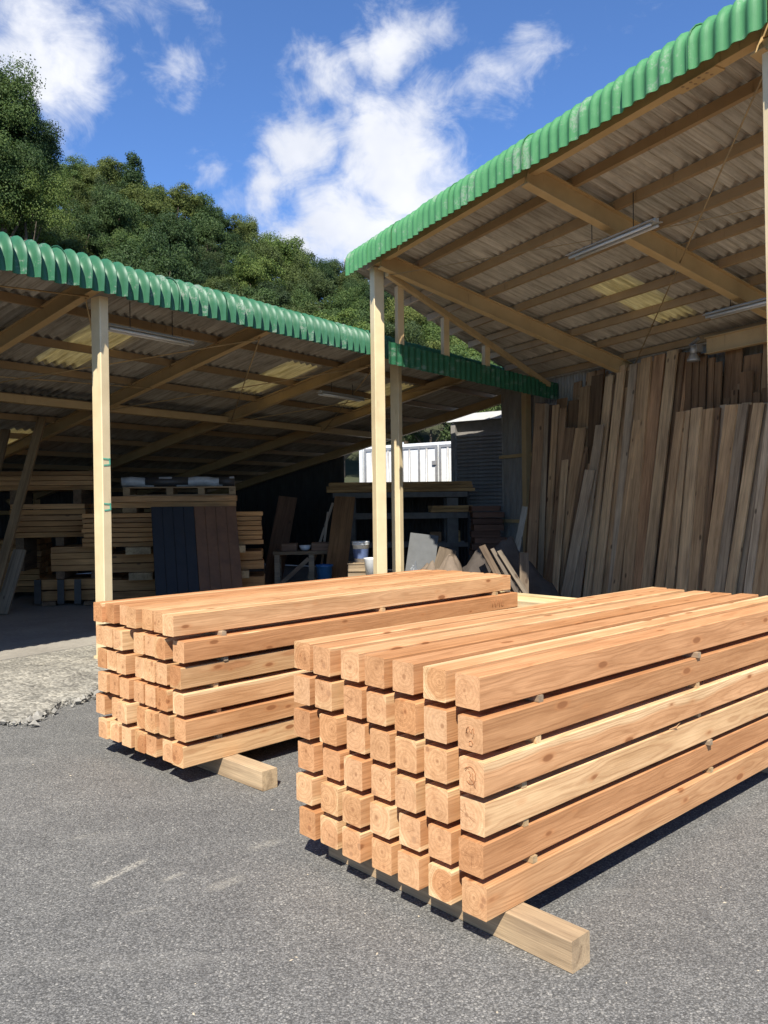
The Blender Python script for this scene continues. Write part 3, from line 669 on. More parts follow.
def postmesh(w_, dpt, z0, z1):
    """box column with welded seam, base plate and cap plate"""
    mb = MB(); mb.v = []
    pr = [(-w_ / 2 + .008, -dpt / 2), (w_ / 2 - .008, -dpt / 2), (w_ / 2, -dpt / 2 + .008), (w_ / 2, dpt / 2 - .008), (w_ / 2 - .008, dpt / 2), (-w_ / 2 + .008, dpt / 2), (-w_ / 2, dpt / 2 - .008), (-w_ / 2, -dpt / 2 + .008)]
    mb.add([(x, y, z) for z in (z0, z1) for x, y in pr], [tuple(range(7, -1, -1)), tuple(range(8, 16))] + [(i, (i + 1) % 8, 8 + (i + 1) % 8, 8 + i) for i in range(8)])
    return mb
for s, lab in ((-8.5, None), (-3.7, None), (1.2, 'cream post with two green chalk marks'), (6.25, 'cream post farther along, partly shaded')):
    po = link('post', postmesh(.10, .15, .03, 3.66 - .03).mesh('post'), M['post'], shedL, (s, .27, 0))
    link('base_plate', MB().box(-.065, .065, -.09, .09, .0, .112).mesh('base_plate'), M['post'], po)
    if lab: po['label'] = lab
    if lab and 'chalk' in lab:
        for zz in (2.02, 1.58):
            mk = MB()
            zc = zz
            for (x0, z0, x1, z1) in ((-.04, .03, .04, .025), (.03, .035, .035, -.03), (-.035, -.035, .035, -.028)):
                mk.beam((x0, -.0785, zc + z0), (x1, -.0785, zc + z1), .003, .012)
            link('chalk_mark', mk.mesh('chalk_mark'), M['greenchalk'], po)
# bracing rods in the roof plane, each a rod with a turnbuckle
def rod(par, a, b, r=.008, mat='rust', name='brace_rod'):
    o = link(name, MB().tube([a, b], r, 6).mesh(name), M[mat], par); return o
zr = lambda d: 3.69 - .21 * d
for (s0, s1) in ((1.1, 3.5), (3.5, 5.9), (5.9, 8.3)):
    rod(shedL, (s0, .35, zr(.35)), (s1, 3.4, zr(3.4) + .01)); rod(shedL, (s1, .35, zr(.35) - .02), (s0, 3.4, zr(3.4) - .01))
rod(shedL, (-1.3, .8, zr(.8)), (1.1, .3, zr(.3)))
rod(shedL, (-1.3, 3.0, zr(3.0)), (3.5, 2.4, zr(2.4)), .007)
# back wall, knee braces and rear posts
for s in (-3.7, -1.3, 1.1, 3.5, 5.9, 8.3, 10.7):
    link('rear_post', MB().box(s - .05, s + .05, 9.2, 9.3, .09, 1.76).mesh('rear_post'), M['shadebeam'], shedL)
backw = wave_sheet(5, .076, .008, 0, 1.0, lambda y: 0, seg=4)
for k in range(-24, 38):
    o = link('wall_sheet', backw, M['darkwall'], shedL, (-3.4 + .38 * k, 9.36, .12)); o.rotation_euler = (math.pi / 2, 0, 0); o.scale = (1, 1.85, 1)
for (s0, z0, s1, z1) in ((3.5, 1.0, 4.4, 1.75), (5.9, 1.0, 5.2, 1.75)):
    link('knee_brace', MB().beam((s0, 9.15, z0), (s1, 9.15, z1), .06, .06).mesh('knee_brace'), M['shadebeam'], shedL)
link('rear_rail', MB().box(-12.2, 10.9, 9.1, 9.17, 1.45, 1.53).mesh('rear_rail'), M['shadebeam'], shedL)

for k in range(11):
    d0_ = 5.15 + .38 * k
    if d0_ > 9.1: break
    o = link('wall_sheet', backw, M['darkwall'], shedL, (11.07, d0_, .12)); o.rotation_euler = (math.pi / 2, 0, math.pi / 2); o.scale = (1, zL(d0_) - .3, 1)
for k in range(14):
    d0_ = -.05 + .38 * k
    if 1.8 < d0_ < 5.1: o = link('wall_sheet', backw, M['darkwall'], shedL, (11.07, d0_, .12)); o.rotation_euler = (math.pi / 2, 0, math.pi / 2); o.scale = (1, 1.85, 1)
for k in range(24):  # left end wall, out of view, added to darken the shed inside
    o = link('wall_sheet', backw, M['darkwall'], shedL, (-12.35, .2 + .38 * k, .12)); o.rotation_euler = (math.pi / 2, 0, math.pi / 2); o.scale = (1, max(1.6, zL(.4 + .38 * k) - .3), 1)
def tube_lamp(par, a, b, drop):
    a, b = Vector(a), Vector(b); d = (b - a).normalized(); x = d.cross(Vector((0, 0, 1))).normalized()
    f = link('lamp_fitting', MB().beam(a, b, .045, .04).mesh('lamp_fitting'), M['lampgrey'], par)
    rf = MB()
    for sgn in (-1, 1):
        rf.beam(a + x * .055 * sgn + Vector((0, 0, -.01)), b + x * .055 * sgn + Vector((0, 0, -.01)), .04, .006)
    link('reflector', rf.mesh('reflector'), M['lampgrey'], f)
    for sgn in (-1, 1):
        tb = MB().tube([a + x * .045 * sgn + Vector((0, 0, -.04)) + d * .03, b + x * .045 * sgn + Vector((0, 0, -.04)) - d * .03], .014, 8)
        link('lamp_tube', tb.mesh('lamp_tube'), M['tube'], f)
    for q in (a.lerp(b, .27), a.lerp(b, .75)):
        if drop: link('hanger', MB().tube([q, q + Vector((0, 0, drop))], .005, 5).mesh('hanger'), M['darksteel'], f)
    return f
tube_lamp(shedL, (1.5, .62, 3.47), (2.68, .62, 3.47), .30)
tube_lamp(shedL, (5.95, 1.5, 3.32), (7.05, 1.5, 3.32), .2)

# ---- right shed (local x runs towards the viewer along its eave, local y into the shed)
rotR = math.atan2(-eR.y, -eR.x)
shedR = empty('lumber_shed', OR, rotR, 'tall open lumber shed with bright green rounded eave and leaning boards', 'shed')
zR = lambda d: 4.985 - .268 * d
sEnd = lambda d: 6.72 + .38 * d
capR = cap_mesh(5, P, .015, .015, 5.02, 4.665, .268, zend=4.985 - .268 * .48 + .045); capR.materials.append(M['green_cap2'])
for k in range(13):
    o = link('eave_cap', capR, None, shedR, (-6.44 + .65 * k, random.uniform(-.003, .003), random.uniform(-.005, .005))); o.rotation_euler = (random.uniform(-.004, .004), random.uniform(-.003, .003), random.uniform(-.002, .002)); o.scale.x = 1.012
rowsR = [(.12, 1.30), (1.22, 2.46), (2.38, 3.76), (3.68, 5.2)]
for (d0, d1) in rowsR:
    zf = lambda y: -.268 * y + .016 * (1 - y / (d1 - d0))
    me = wave_sheet(5, P, .029, 0, d1 - d0, zf, seg=6); me.materials.append(M['slate'])
    me2 = me.copy(); me2.materials.clear(); me2.materials.append(M['skylight'])
    for k in range(18):
        x = -6.44 - .65 * 5 + .65 * k
        s_hi = -x
        if s_hi - .65 > sEnd(d1): continue
        sk = d0 == 2.38 and (k in (8, 12))
        if s_hi > sEnd(d0) - .01:
            cl = lambda xx, yy, x=x, d0=d0: max(xx + x, -sEnd(yy + d0)) - x if xx + x < -sEnd(yy + d0) else xx
            m3 = wave_sheet(5, P, .029, 0, d1 - d0, zf, seg=6, rows=4, clamp=cl); m3.materials.append(M['slate'])
            link('roof_sheet', m3, None, shedR, (x, d0, zR(d0)))
        else:
            link('skylight_sheet' if sk else 'roof_sheet', me2 if sk else me, None, shedR, (x, d0, zR(d0) + random.uniform(0, .004)))
for s in (-2.4, .15, 2.72, 5.76):
    link('rafter', MB().ibeam((-s, .18, 4.765 - .268 * .18), (-s, 4.55, 4.765 - .268 * 4.55), .11, .21).mesh('rafter'), M['beam'], shedR)
for d in (.73, 1.27, 1.78, 2.30, 2.78, 3.28, 3.78, 4.3):
    link('purlin', MB().box(-(sEnd(d) - .12), 2.5, d - .025, d + .025, zR(d) - .118, zR(d) - .022).mesh('purlin'), M['purlin'], shedR)
cl_ = MB()
for s in (-2.4, .15, 2.72, 5.76):
    for d in (.73, 1.27, 1.78, 2.30, 2.78, 3.28, 3.78, 4.3):
        cl_.box(-s - .045, -s + .045, d - .0335, d - .0255, zR(d) - .112, zR(d) - .05)
        cl_.tube([(-s, d - .034, zR(d) - .08), (-s, d - .045, zR(d) - .08)], .011, 6)
cl_o = link('cleats', cl_.mesh('cleats'), M['purlin'], shedR); cl_o['kind'] = 'stuff'
fb_ = link('fascia_beam', MB().box(-6.25, 2.5, .20, .29, 4.72, 4.80).mesh('fascia_beam'), M['beam'], shedR)
bo = MB()
for i in range(4):
    for j in range(2):
        bo.tube([(-.62 - .075 * i, .215 + .05 * j, 4.722), (-.62 - .075 * i, .215 + .05 * j, 4.706)], .013, 7)
bp = link('splice_plate', MB().box(-.93, -.53, .19, .30, 4.708, 4.7195).mesh('splice_plate'), M['beam'], fb_)
bolts = link('bolts', bo.mesh('bolts'), M['purlin'], fb_); bolts['kind'] = 'stuff'
for s in (.03, 6.07):
    po = link('post', postmesh(.13, .15, .0, 4.70).mesh('post'), M['post'], shedR, (-s, .27, 0))
    if s < 1: po.rotation_euler.y = -.0117
    link('base_plate', MB().box(-.10, .10, -.11, .11, .0, .06).mesh('base_plate'), M['concpost'], po)
link('rear_beam', MB().ibeam((-4.02, 4.12, 3.61), (2.5, 4.12, 3.61), .10, .22).mesh('rear_beam'), M['beam'], shedR)
for s in (-2.4, .15, 2.72, 5.76, 8.2):
    link('rear_post', MB().box(-s - .06, -s + .06, 4.28, 4.40, 0, 3.66).mesh('rear_post'), M['beam'], shedR)
wallR = wave_sheet(5, .076, .009, 0, 1.0, lambda y: 0, seg=4)
for k in range(31):
    o = link('wall_sheet', wallR, M['wall'], shedR, (-9.1 + .38 * k, 4.46, .04)); o.rotation_euler = (math.pi / 2, 0, 0); o.scale = (1, 3.68, 1)
for dd, hh in ((4.38, 1.2), (4.38, 2.4)):
    link('wall_rail', MB().box(-9.1, 2.6, dd, dd + .05, hh, hh + .06).mesh('wall_rail'), M['beam'], shedR)
link('pale_rail', MB().box(-2.75, 2.6, 4.30, 4.37, 3.335, 3.43).mesh('pale_rail'), M['white'], shedR)
# skewed gable member with its struts and the dark green valance under it
ga, gb = Vector((-5.83, .30, 4.655 - .268 * .3)), Vector((-7.32, 4.15, 4.655 - .268 * 4.15))
link('gable_rafter', MB().beam(ga, gb, .06, .075).mesh('gable_rafter'), M['beam'], shedR)
gd = Vector((gb.x - ga.x, gb.y - ga.y, 0)).normalized()
gl = math.hypot(gb.x - ga.x, gb.y - ga.y)
VS = .07
vt = lambda q: 3.695 - .0225 * q
for q in (.32, 1.33, 2.36):
    p_ = ga + gd * q + Vector((-gd.y, gd.x, 0)) * VS; zt = ga.z + (gb.z - ga.z) * q / gl
    link('strut', MB().box(p_.x - .045, p_.x + .045, p_.y - .045, p_.y + .045, vt(q) - .25, zt - .02).mesh('strut'), M['beam'], shedR)
val = wave_sheet(5, .13, .012, 0, 1.0, lambda y: 0, seg=6)
val.materials.append(M['green_cap'])
for k in range(7):
    q = .0 + .65 * k
    if k == 6: q = 3.86
    o = link('valance_sheet', val, None, shedR)
    x_, y_, z_ = gd, Vector((0, 0, 1)), gd.cross(Vector((0, 0, 1)))
    pz = ga + gd * q; zt = vt(q)
    o.matrix_local = Matrix(((x_.x, y_.x * .29, z_.x, pz.x - gd.y * .0), (x_.y, y_.y * .29, z_.y, pz.y), (x_.z - .0225, y_.z * .29, z_.z, zt - .29), (0, 0, 0, 1)))
tube_lamp(shedR, (-3.29, 1.2, 4.23), (-2.06, 1.2, 4.23), .36)
tube_lamp(shedR, (-3.14, 3.1, 3.74), (-1.9, 3.1, 3.74), .33)
rod(shedR, (.0, .2, 4.66), (-5.4, 4.2, 3.60), .008)
link('wire', MB().tube([(-5.85, .32, 4.56), (-2.0, 1.4, 4.19), (1.8, 2.4, 3.93)], .005, 5).mesh('wire'), M['rust'], shedR)
# small floodlight with its bracket under the rear beam
fl = link('floodlight', MB().lathe([(.03, .10), (.05, .07), (.085, .0), (.085, -.02), (.03, -.03)], 14).mesh('floodlight'), M['steel'], shedR, (-4.12, 3.98, 3.44))
link('bracket', MB().box(-.05, .05, .0, .12, .10, .2).tube([(0, 0, .1), (-.07, .02, .2), (.05, .05, .28)], .025, 8).mesh('bracket'), M['steel'], fl)
link('lamp_cap', MB().tube([(0, 0, .07), (0, 0, .19)], .045, 10).mesh('lamp_cap'), M['steel'], fl)

# ------------------------------------------------------------------ the two stacks of fresh timbers
TH, TW = 0.12, 0.115
def timber_mesh(L):
    return MB().cbox(0, L, -TW / 2, TW / 2, -TH / 2, TH / 2, .0035).mesh('timber')
TM = [timber_mesh(3.08), timber_mesh(3.10), timber_mesh(3.12)]
TM2 = [timber_mesh(3.19), timber_mesh(3.21), timber_mesh(3.23)]
rows_t = ['top row', 'second row from the top', 'third row from the top', 'third row from the bottom', 'second row from the bottom', 'bottom row']
cols_t = ['leftmost', 'second from the left', 'third from the left', 'middle', 'third from the right', 'second from the right', 'right corner']
HD = 0.11
def frame(x0, y0, a):
    e = Vector((math.sin(a), math.cos(a), 0)); n_ = Vector((-math.cos(a), math.sin(a), 0))
    return lambda s, t, z=0: Vector((x0, y0, 0)) + e * s + n_ * t + Vector((0, 0, z))
nearF = frame(.3348, 2.843, .8233); leftF = frame(-1.1424, 4.5511, .77196)
NEAR_T = [[1.044, .886, .719, .558, .401, .23, .066], [1.03, .886, .702, .55, .38, .222, .05], [1.028, .868, .7, .54, .383, .224, .041], [1.025, .858, .704, .539, .378, .226, .054], [1.034, .858, .7, .537, .372, .216, .06], [1.018, .875, .71, .54, .378, .216, .049]]
LEFT_T = [[.948, .83, .679, .533, .386, .23, .081], [.948, .829, .679, .466, .343, .209, .034], [.937, .818, .663, .47, .337, .209, .054], [.92, .791, .64, .476, .334, .195, .043], [.952, .77, .64, .442, .322, .19, .034], [.912, .793, .626, .466, .346, .169, .051]]
NEAR_S = [.005, -.004, .012, .0, .008, .0, -.006]
def ink(o, strokes, face):
    """hand-drawn strokes on a timber: face 'end' uses (y,z), 'side' uses (x,z)"""
    mb = MB()
    for st in strokes:
        if face == 'end': mb.tube([(-.0006, y, z) for y, z in st], .0013, 5)
        else: mb.tube([(x, -TW / 2 - .0006, z) for x, z in st], .0022, 5)
    link('pencil_mark', mb.mesh('pencil_mark'), M['ink'], o)
timbers = {}
for key, fr, tab, g_, L_, meshes, rz, sname, grp in (
        ('near', nearF, NEAR_T, .0272, 3.1, TM, math.pi / 2 - .8233, 'larger front stack', 'timbers in the larger front stack'),
        ('left', leftF, LEFT_T, .0273, 3.21, TM2, math.pi / 2 - .77196, 'smaller rear stack', 'timbers in the smaller rear stack')):
    for k in range(6):
        for i in range(7):
            z = HD + TH / 2 + (5 - k) * (TH + g_)
            s = random.gauss(0, .009 if key == 'left' else .008) + (-.02 if (key == 'left' and k == 0 and i == 6) else 0)
            o = link('timber', random.choice(meshes), M['timber'], None, fr(s, tab[k][i], z))
            o.rotation_euler = (0, 0, rz + random.gauss(0, .0022))
            tag(o, 'fresh-sawn timber, %s, %s of %s' % (cols_t[i], rows_t[k], sname), 'timber', grp)
            timbers[key, k, i] = o
for o in timbers.values(): o.rotation_euler.x = random.choice((0, 0, math.pi))
for k in ((('near', 1, 6)), ('near', 2, 6), ('left', 1, 6), ('near', 0, 6)): timbers[k].rotation_euler.x = 0
# the end seen is -x; looking along +x the local +y lies to the left of the picture
ink(timbers['near', 1, 6], [[(.018, .002), (.012, .022), (.004, .026), (.002, .012), (-.006, .002), (-.010, .018), (-.016, .024), (-.018, .004), (-.012, -.012)], [(.012, .002), (.018, .010), (.015, .020)], [(.004, -.026), (-.006, -.022), (-.012, -.032), (-.008, -.042), (.004, -.040), (.004, -.030)]], 'end')
ink(timbers['near', 2, 6], [[(math.cos(t / 10) * .024 + .004, math.sin(t / 10) * .031 + .004) for t in range(4, 58, 3)], [(.012, .018), (.002, .006), (.008, -.004), (-.004, -.014)], [(-.006, .014), (-.008, -.016), (-.018, -.036)], [(.030, .022), (.022, .030), (.012, .026)]], 'end')
xm = 2.85
ink(timbers['left', 1, 6], [[(xm, .03), (xm + .012, -.03)], [(xm + .03, .034), (xm + .05, -.034), (xm + .085, .02)], [(xm + .10, .034), (xm + .105, -.038)], [(xm + .13, .03), (xm + .133, -.034), (xm + .155, -.03)]], 'side')
# stickers between the rows (cross battens), ends showing on the long sides
ord_gap = ['under the top row', 'under the second row', 'under the third row', 'under the fourth row', 'above the bottom row']
def stickers(key, fr, a, g_, table, sname):
    for k in range(5):
        for j, s in enumerate(table[k]):
            if s is None: continue
            z = HD + (5 - k) * (TH + g_) - g_ + g_ / 2 - .0
            pr_ = random.uniform(.0, .016) if random.random() > .3 else random.uniform(-.012, .002)
            mb = MB().cbox(-1.05 - (.04 if key == 'near' else -.06), pr_, -.015, .015, -g_ / 2 + .0005, g_ / 2 - .0005, .0015)
            o = link('sticker', mb.mesh('sticker'), M['board'], None, fr(s, 0, z), random.choice(((.56, .38, .20), (.50, .35, .19), (.60, .42, .23), (.40, .30, .20))))
            o.rotation_euler = (0, 0, -a + random.gauss(0, .012))
            tag(o, 'small cross batten %s of %s, %s' % (ord_gap[k], sname, ['near its sawn ends', 'at mid length', 'at its far end'][j]), 'batten', 'cross battens between the timbers')
stickers('near', nearF, .8233, .0272, [[.342, 1.576, 2.86], [.314, 1.586, 2.85], [.227, 1.614, 2.88], [.242, 1.688, 2.9], [.284, 1.722, 2.9]], 'larger front stack')
stickers('left', leftF, .77196, .0273, [[.283, 1.626, 2.933], [.294, 1.6, 2.9], [.234, 1.6, 2.9], [.25, 1.6, 2.9], [.252, 1.6, 2.9]], 'smaller rear stack')
# dunnage beams on the ground
def dunnage(fr, a, s, out, L, w_, col, label):
    o = link('bearer', MB().cbox(-L, out, -w_ / 2, w_ / 2, 0, HD - .001, .003).mesh('bearer'), M['board'], None, fr(s, 0, 0.0005), col)
    o.rotation_euler = (0, 0, -a); tag(o, label, 'beam', 'bearer beams under the timber stacks'); return o
dunnage(nearF, .8233, .16, .285, 1.0, .105, (.46, .335, .205), 'thick weathered bearer poking out from under the larger front stack')
dunnage(nearF, .8233, 2.65, -.02, 1.08, .105, (.50, .38, .25), 'thick bearer under the far end of the larger front stack')
dunnage(leftF, .77196, .32, .375, 1.3, .105, (.50, .37, .23), 'short grey-sided bearer poking out from under the smaller rear stack')
dunnage(leftF, .77196, 2.75, .0, 1.0, .105, (.50, .38, .25), 'thick bearer under the far end of the smaller rear stack')
# wood splinter caught between two timbers
mb = MB().tube([nearF(1.30, -.002, .528), nearF(1.35, -.012, .535), nearF(1.40, -.004, .541)], .0018, 5).tube([nearF(1.32, -.004, .527), nearF(1.36, -.014, .530)], .0014, 5)
tag(link('splinter', mb.mesh('splinter'), M['timber']), 'thin curled wood splinter caught in a gap of the larger front stack', 'splinter')

# ------------------------------------------------------------------ boards
def shade(c, k): return tuple(x * k for x in c)
def board(p0, p1, wdir, w_, th, col, label, group, name='board', cat='board', mat='board'):
    """board from p0 to p1 (centre line), wdir its width direction"""
    p0, p1 = Vector(p0), Vector(p1); d = (p1 - p0); L = d.length; d.normalize()
    wv = (Vector(wdir) - d * d.dot(Vector(wdir))).normalized(); n_ = d.cross(wv)
    o = link(name, MB().cbox(0, L, -w_ / 2, w_ / 2, -th / 2, th / 2, min(.002, th * .2)).mesh(name), M[mat], None, None, col)
    o.matrix_world = Matrix(((d.x, wv.x, n_.x, p0.x), (d.y, wv.y, n_.y, p0.y), (d.z, wv.z, n_.z, p0.z), (0, 0, 0, 1)))
    if cat: tag(o, label, cat, group)
    return o

# boards leaning on the back wall of the right shed: (u at v=590, u at top, v at top, width px at mid, colour, depth layer)
def on_lean(u, v, d_base, lean=.6):
    """point where the sight line meets the leaning plane d = d_base + lean*z/3.5 of the right shed"""
    r = ray(u, v); k = lean / 3.5
    t = (d_base + k * CAM_H + OR.dot(nR)) / (r.dot(nR) - k * r.z)
    return Vector((0, 0, CAM_H)) + r * t
BR, YE, GR, DK, RD, LG = (.56, .36, .19), (.66, .45, .25), (.48, .36, .235), (.34, .21, .115), (.50, .29, .15), (.60, .455, .30)
LB = [(558, 575, 402, 9, RD, .26, .5), (563, 582, 395, 9, BR, .24, .55), (552, 568, 412, 8, GR, .22, .5), (545, 556, 405, 7, BR, .24, .3), (553, 563, 408, 7, DK, .24, .3), (548, 570, 428, 11, DK, .02, .6), (557, 581, 428, 12, BR, .04, .6), (555, 565, 460, 7, YE, -.04, .6), (563, 578, 382, 9, DK, .18, .62), (571, 592, 372, 11, BR, .14, .62), (567, 590, 470, 11, GR, -.06, .58), (580, 601, 370, 9, RD, .16, .62), (577, 600, 425, 9, GR, -.02, .6), (588, 610, 376, 9, YE, .06, .62), (596, 616, 372, 10, DK, .14, .62), (597, 622, 366, 9, YE, .0, .6),
      (606, 628, 368, 8, BR, .08, .6), (612, 634, 364, 8, LG, .02, .6), (619, 640, 363, 9, BR, .06, .6), (627, 647, 358, 11, BR, .0, .6), (636, 660, 355, 12, RD, .03, .6), (646.5, 673, 350.5, 11, YE, -.02, .6), (654, 682, 353, 8, DK, .06, .6), (658, 688, 356, 7, RD, .1, .6),
      (659, 681, 412, 8.5, BR, -.20, .5), (670, 686.5, 411, 9, YE, -.17, .5), (681.5, 697, 408, 10, YE, -.22, .5), (692.5, 708.5, 409, 11, BR, -.18, .5), (701, 717, 408, 7, DK, -.14, .5), (708, 732, 405, 11, BR, -.21, .5), (719.5, 743, 404, 11, GR, -.18, .5), (726.5, 751.5, 405, 6, DK, -.12, .5), (730.5, 759, 403, 9, YE, -.22, .5), (739, 765, 404, 8, GR, -.16, .5), (748, 772, 402, 6.5, LG, -.21, .5), (756, 780, 402, 9, BR, -.17, .5), (766, 789, 401, 10, BR, -.2, .5), (777, 799, 400, 11, YE, -.18, .5), (789, 811, 400, 10, GR, -.2, .5), (800, 822, 398, 10, BR, -.18, .5), (812, 833, 398, 10, DK, -.16, .5)]
hue = {BR: 'brown', YE: 'yellowish', GR: 'grey', DK: 'dark brown', RD: 'reddish', LG: 'pale grey'}
LB0 = sorted(LB, key=lambda q: q[0] + (q[1] - q[0]) * .4); rb_ = random.Random(5)
for grp_ in ([q for q in LB0 if q[2] < 400], [q for q in LB0 if q[2] >= 400]):
    for a_, b_ in zip(grp_, grp_[1:]):
        if b_[0] - a_[0] < 5: continue
        f_ = rb_.uniform(.4, .6)
        LB.append((a_[0] + (b_[0] - a_[0]) * f_, a_[1] + (b_[1] - a_[1]) * f_ + rb_.uniform(-1, 1), (a_[2] + b_[2]) / 2 + rb_.uniform(-2, 5), rb_.uniform(6, 9), rb_.choice((BR, DK, RD, YE, GR, BR)), max(a_[5], b_[5]) + .045, (a_[6] + b_[6]) / 2))
LBs = sorted(LB, key=lambda q: q[0] + (q[1] - q[0]) * .4)
tall = [q for q in LBs if q[2] < 400]; short = [q for q in LBs if q[2] >= 400]
for q in LBs:
    ub, ut, vt_, wpx, col, dl, lean = q
    base = 3.62 + dl
    pt_ = on_lean(ut, vt_, base, lean); pm = on_lean(ub, 590, base, lean)
    d = pt_ - pm; pb = pm + d * ((.06 - pm.z) / d.z)
    wm = wpx * ((pm.y + pt_.y) / 2) / F_PX * 1.22
    q_ = random.uniform(.85, 1.15); c = tuple(x * q_ for x in col)
    if q in tall: lab = '%s tall rough board leaning on the shed wall, %s tall one from the left' % (hue[col], ORD[tall.index(q)])
    else: lab = '%s shorter board leaning in front, %s short one from the left' % (hue[col], ORD[short.index(q)])
    board(pb, pt_, eR, wm, random.uniform(.026, .04), c, lab, 'boards leaning on the right shed wall')
# boards filling the row behind, seen in the gaps
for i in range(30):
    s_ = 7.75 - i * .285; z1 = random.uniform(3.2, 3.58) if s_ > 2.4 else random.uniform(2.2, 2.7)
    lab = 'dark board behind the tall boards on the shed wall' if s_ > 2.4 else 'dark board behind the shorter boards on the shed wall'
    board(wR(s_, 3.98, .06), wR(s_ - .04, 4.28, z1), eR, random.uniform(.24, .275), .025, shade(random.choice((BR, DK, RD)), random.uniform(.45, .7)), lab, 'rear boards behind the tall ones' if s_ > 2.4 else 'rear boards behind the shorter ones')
# a second dark layer standing behind the short boards
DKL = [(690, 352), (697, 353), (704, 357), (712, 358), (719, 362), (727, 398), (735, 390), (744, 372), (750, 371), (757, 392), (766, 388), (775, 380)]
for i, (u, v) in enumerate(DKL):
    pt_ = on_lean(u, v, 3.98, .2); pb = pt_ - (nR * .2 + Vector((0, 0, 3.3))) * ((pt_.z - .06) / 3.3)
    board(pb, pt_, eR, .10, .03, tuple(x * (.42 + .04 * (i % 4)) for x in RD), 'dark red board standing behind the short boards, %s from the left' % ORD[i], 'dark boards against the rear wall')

# low pile of pale boards between and beyond the stacks
dp = Vector((.68, -.733, 0)); npile = Vector((.733, .68, 0))
for k in range(6):
    for i in range(4):
        z = .75 - .06 - k * .115; off_ = 5.60 + i * .135
        st = -4.95 + random.uniform(-.06, .06) + (.1 if k % 2 else 0)
        p0 = npile * off_ + dp * st; p1 = p0 + dp * 2.5
        lab = 'pale yellow board in the low pile, %s layer, %s from the front' % (['top', 'second', 'third', 'fourth', 'fifth', 'bottom'][k], ORD[i])
        board((p0.x, p0.y, z), (p1.x, p1.y, z), npile, .12, .09, random.choice(((.66, .52, .28), (.60, .45, .22), (.70, .56, .34))), lab, 'pale boards in the low pile')
for st in (-4.6, -3.0):
    p0 = npile * 5.52 + dp * st; p1 = npile * 6.12 + dp * st
    board((p0.x, p0.y, .035), (p1.x, p1.y, .035), dp, .09, .07, (.4, .3, .2), 'bearer under the %s end of the low pale pile' % ('far' if st < -4 else 'near'), 'bearers under the low pale pile', 'bearer', 'beam')

# ------------------------------------------------------------------ inside the left shed
def bundle(center_px, Y, u0, u1, z0, n_lay, lay_h, gap, depth, n_col, psi, cols, phrase, group, jit=.02):
    """layers of boards lying with their long sides to the yard"""
    a = at(u0, 507, Y); dirx = Vector((math.cos(psi), math.sin(psi), 0)); diry = Vector((-math.sin(psi), math.cos(psi), 0))
    b = at(u1, 507, Y); L = (b - a).length
    cw = depth / n_col
    for k in range(n_lay):
        for c in range(n_col):
            j0, j1 = random.uniform(-jit, jit), random.uniform(-jit, jit)
            p0 = Vector((a.x, a.y, 0)) + dirx * j0 + diry * (c * cw + cw / 2); p1 = p0 + dirx * (L + j1 - j0)
            z = z0 + k * (lay_h + gap) + lay_h / 2
            pos = ['front', 'middle', 'rear', 'rearmost'][c] if n_col > 1 else 'single'
            lay = 'top layer' if k == n_lay - 1 else ('bottom layer' if k == 0 else '%s layer up' % ORD[k])
            board((p0.x, p0.y, z), (p1.x, p1.y, z), diry, cw - .012, lay_h, shade(random.choice(cols), random.uniform(.8, 1.15)), 'board in %s, %s, %s row' % (phrase, lay, pos), group)
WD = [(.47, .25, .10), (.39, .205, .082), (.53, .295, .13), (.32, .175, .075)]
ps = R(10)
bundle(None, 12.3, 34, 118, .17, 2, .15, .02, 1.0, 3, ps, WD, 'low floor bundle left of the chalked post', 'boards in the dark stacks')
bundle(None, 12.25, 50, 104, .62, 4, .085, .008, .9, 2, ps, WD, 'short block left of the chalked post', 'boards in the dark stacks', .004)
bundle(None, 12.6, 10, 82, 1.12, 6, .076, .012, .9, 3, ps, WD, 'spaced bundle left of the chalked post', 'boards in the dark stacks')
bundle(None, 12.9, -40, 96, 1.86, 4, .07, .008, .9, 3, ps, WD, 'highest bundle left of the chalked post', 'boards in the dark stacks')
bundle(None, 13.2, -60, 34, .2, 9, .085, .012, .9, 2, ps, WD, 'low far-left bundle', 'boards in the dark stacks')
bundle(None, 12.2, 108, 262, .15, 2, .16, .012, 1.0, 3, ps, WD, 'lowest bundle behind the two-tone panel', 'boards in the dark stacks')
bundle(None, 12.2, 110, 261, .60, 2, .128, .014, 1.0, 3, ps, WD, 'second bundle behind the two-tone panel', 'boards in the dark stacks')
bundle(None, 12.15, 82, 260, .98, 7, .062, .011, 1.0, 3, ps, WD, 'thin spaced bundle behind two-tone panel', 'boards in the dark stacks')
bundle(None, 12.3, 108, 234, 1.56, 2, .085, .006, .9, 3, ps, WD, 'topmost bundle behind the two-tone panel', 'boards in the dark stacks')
# bearers between the bundles
def px_bearer(u, z0, z1, Y, Lw, col, label, dl=1.0):
    a = at(u, 507, Y); dy_ = Vector((-math.sin(ps), math.cos(ps), 0)); dx_ = Vector((math.cos(ps), math.sin(ps), 0))
    p0 = Vector((a.x, a.y, (z0 + z1) / 2)) - dy_ * .05
    board(p0, p0 + dy_ * dl, dx_, Lw, z1 - z0, col, label, 'bearers between the dark bundles', 'bearer', 'beam')
px_bearer(140, .11, .15, 12.2, .3, (.33, .235, .13), 'flat bearer on the floor under the bundles, beside the two-tone panel')
px_bearer(232, .11, .15, 12.25, .3, (.33, .235, .13), 'flat bearer on the floor at the free end of the bundles')
px_bearer(140, .49, .60, 12.15, .34, (.33, .235, .13), 'pale bearer block low beside the two-tone panel')
px_bearer(238, .49, .60, 12.25, .3, (.33, .235, .13), 'pale bearer block low at the free end of the bundles')
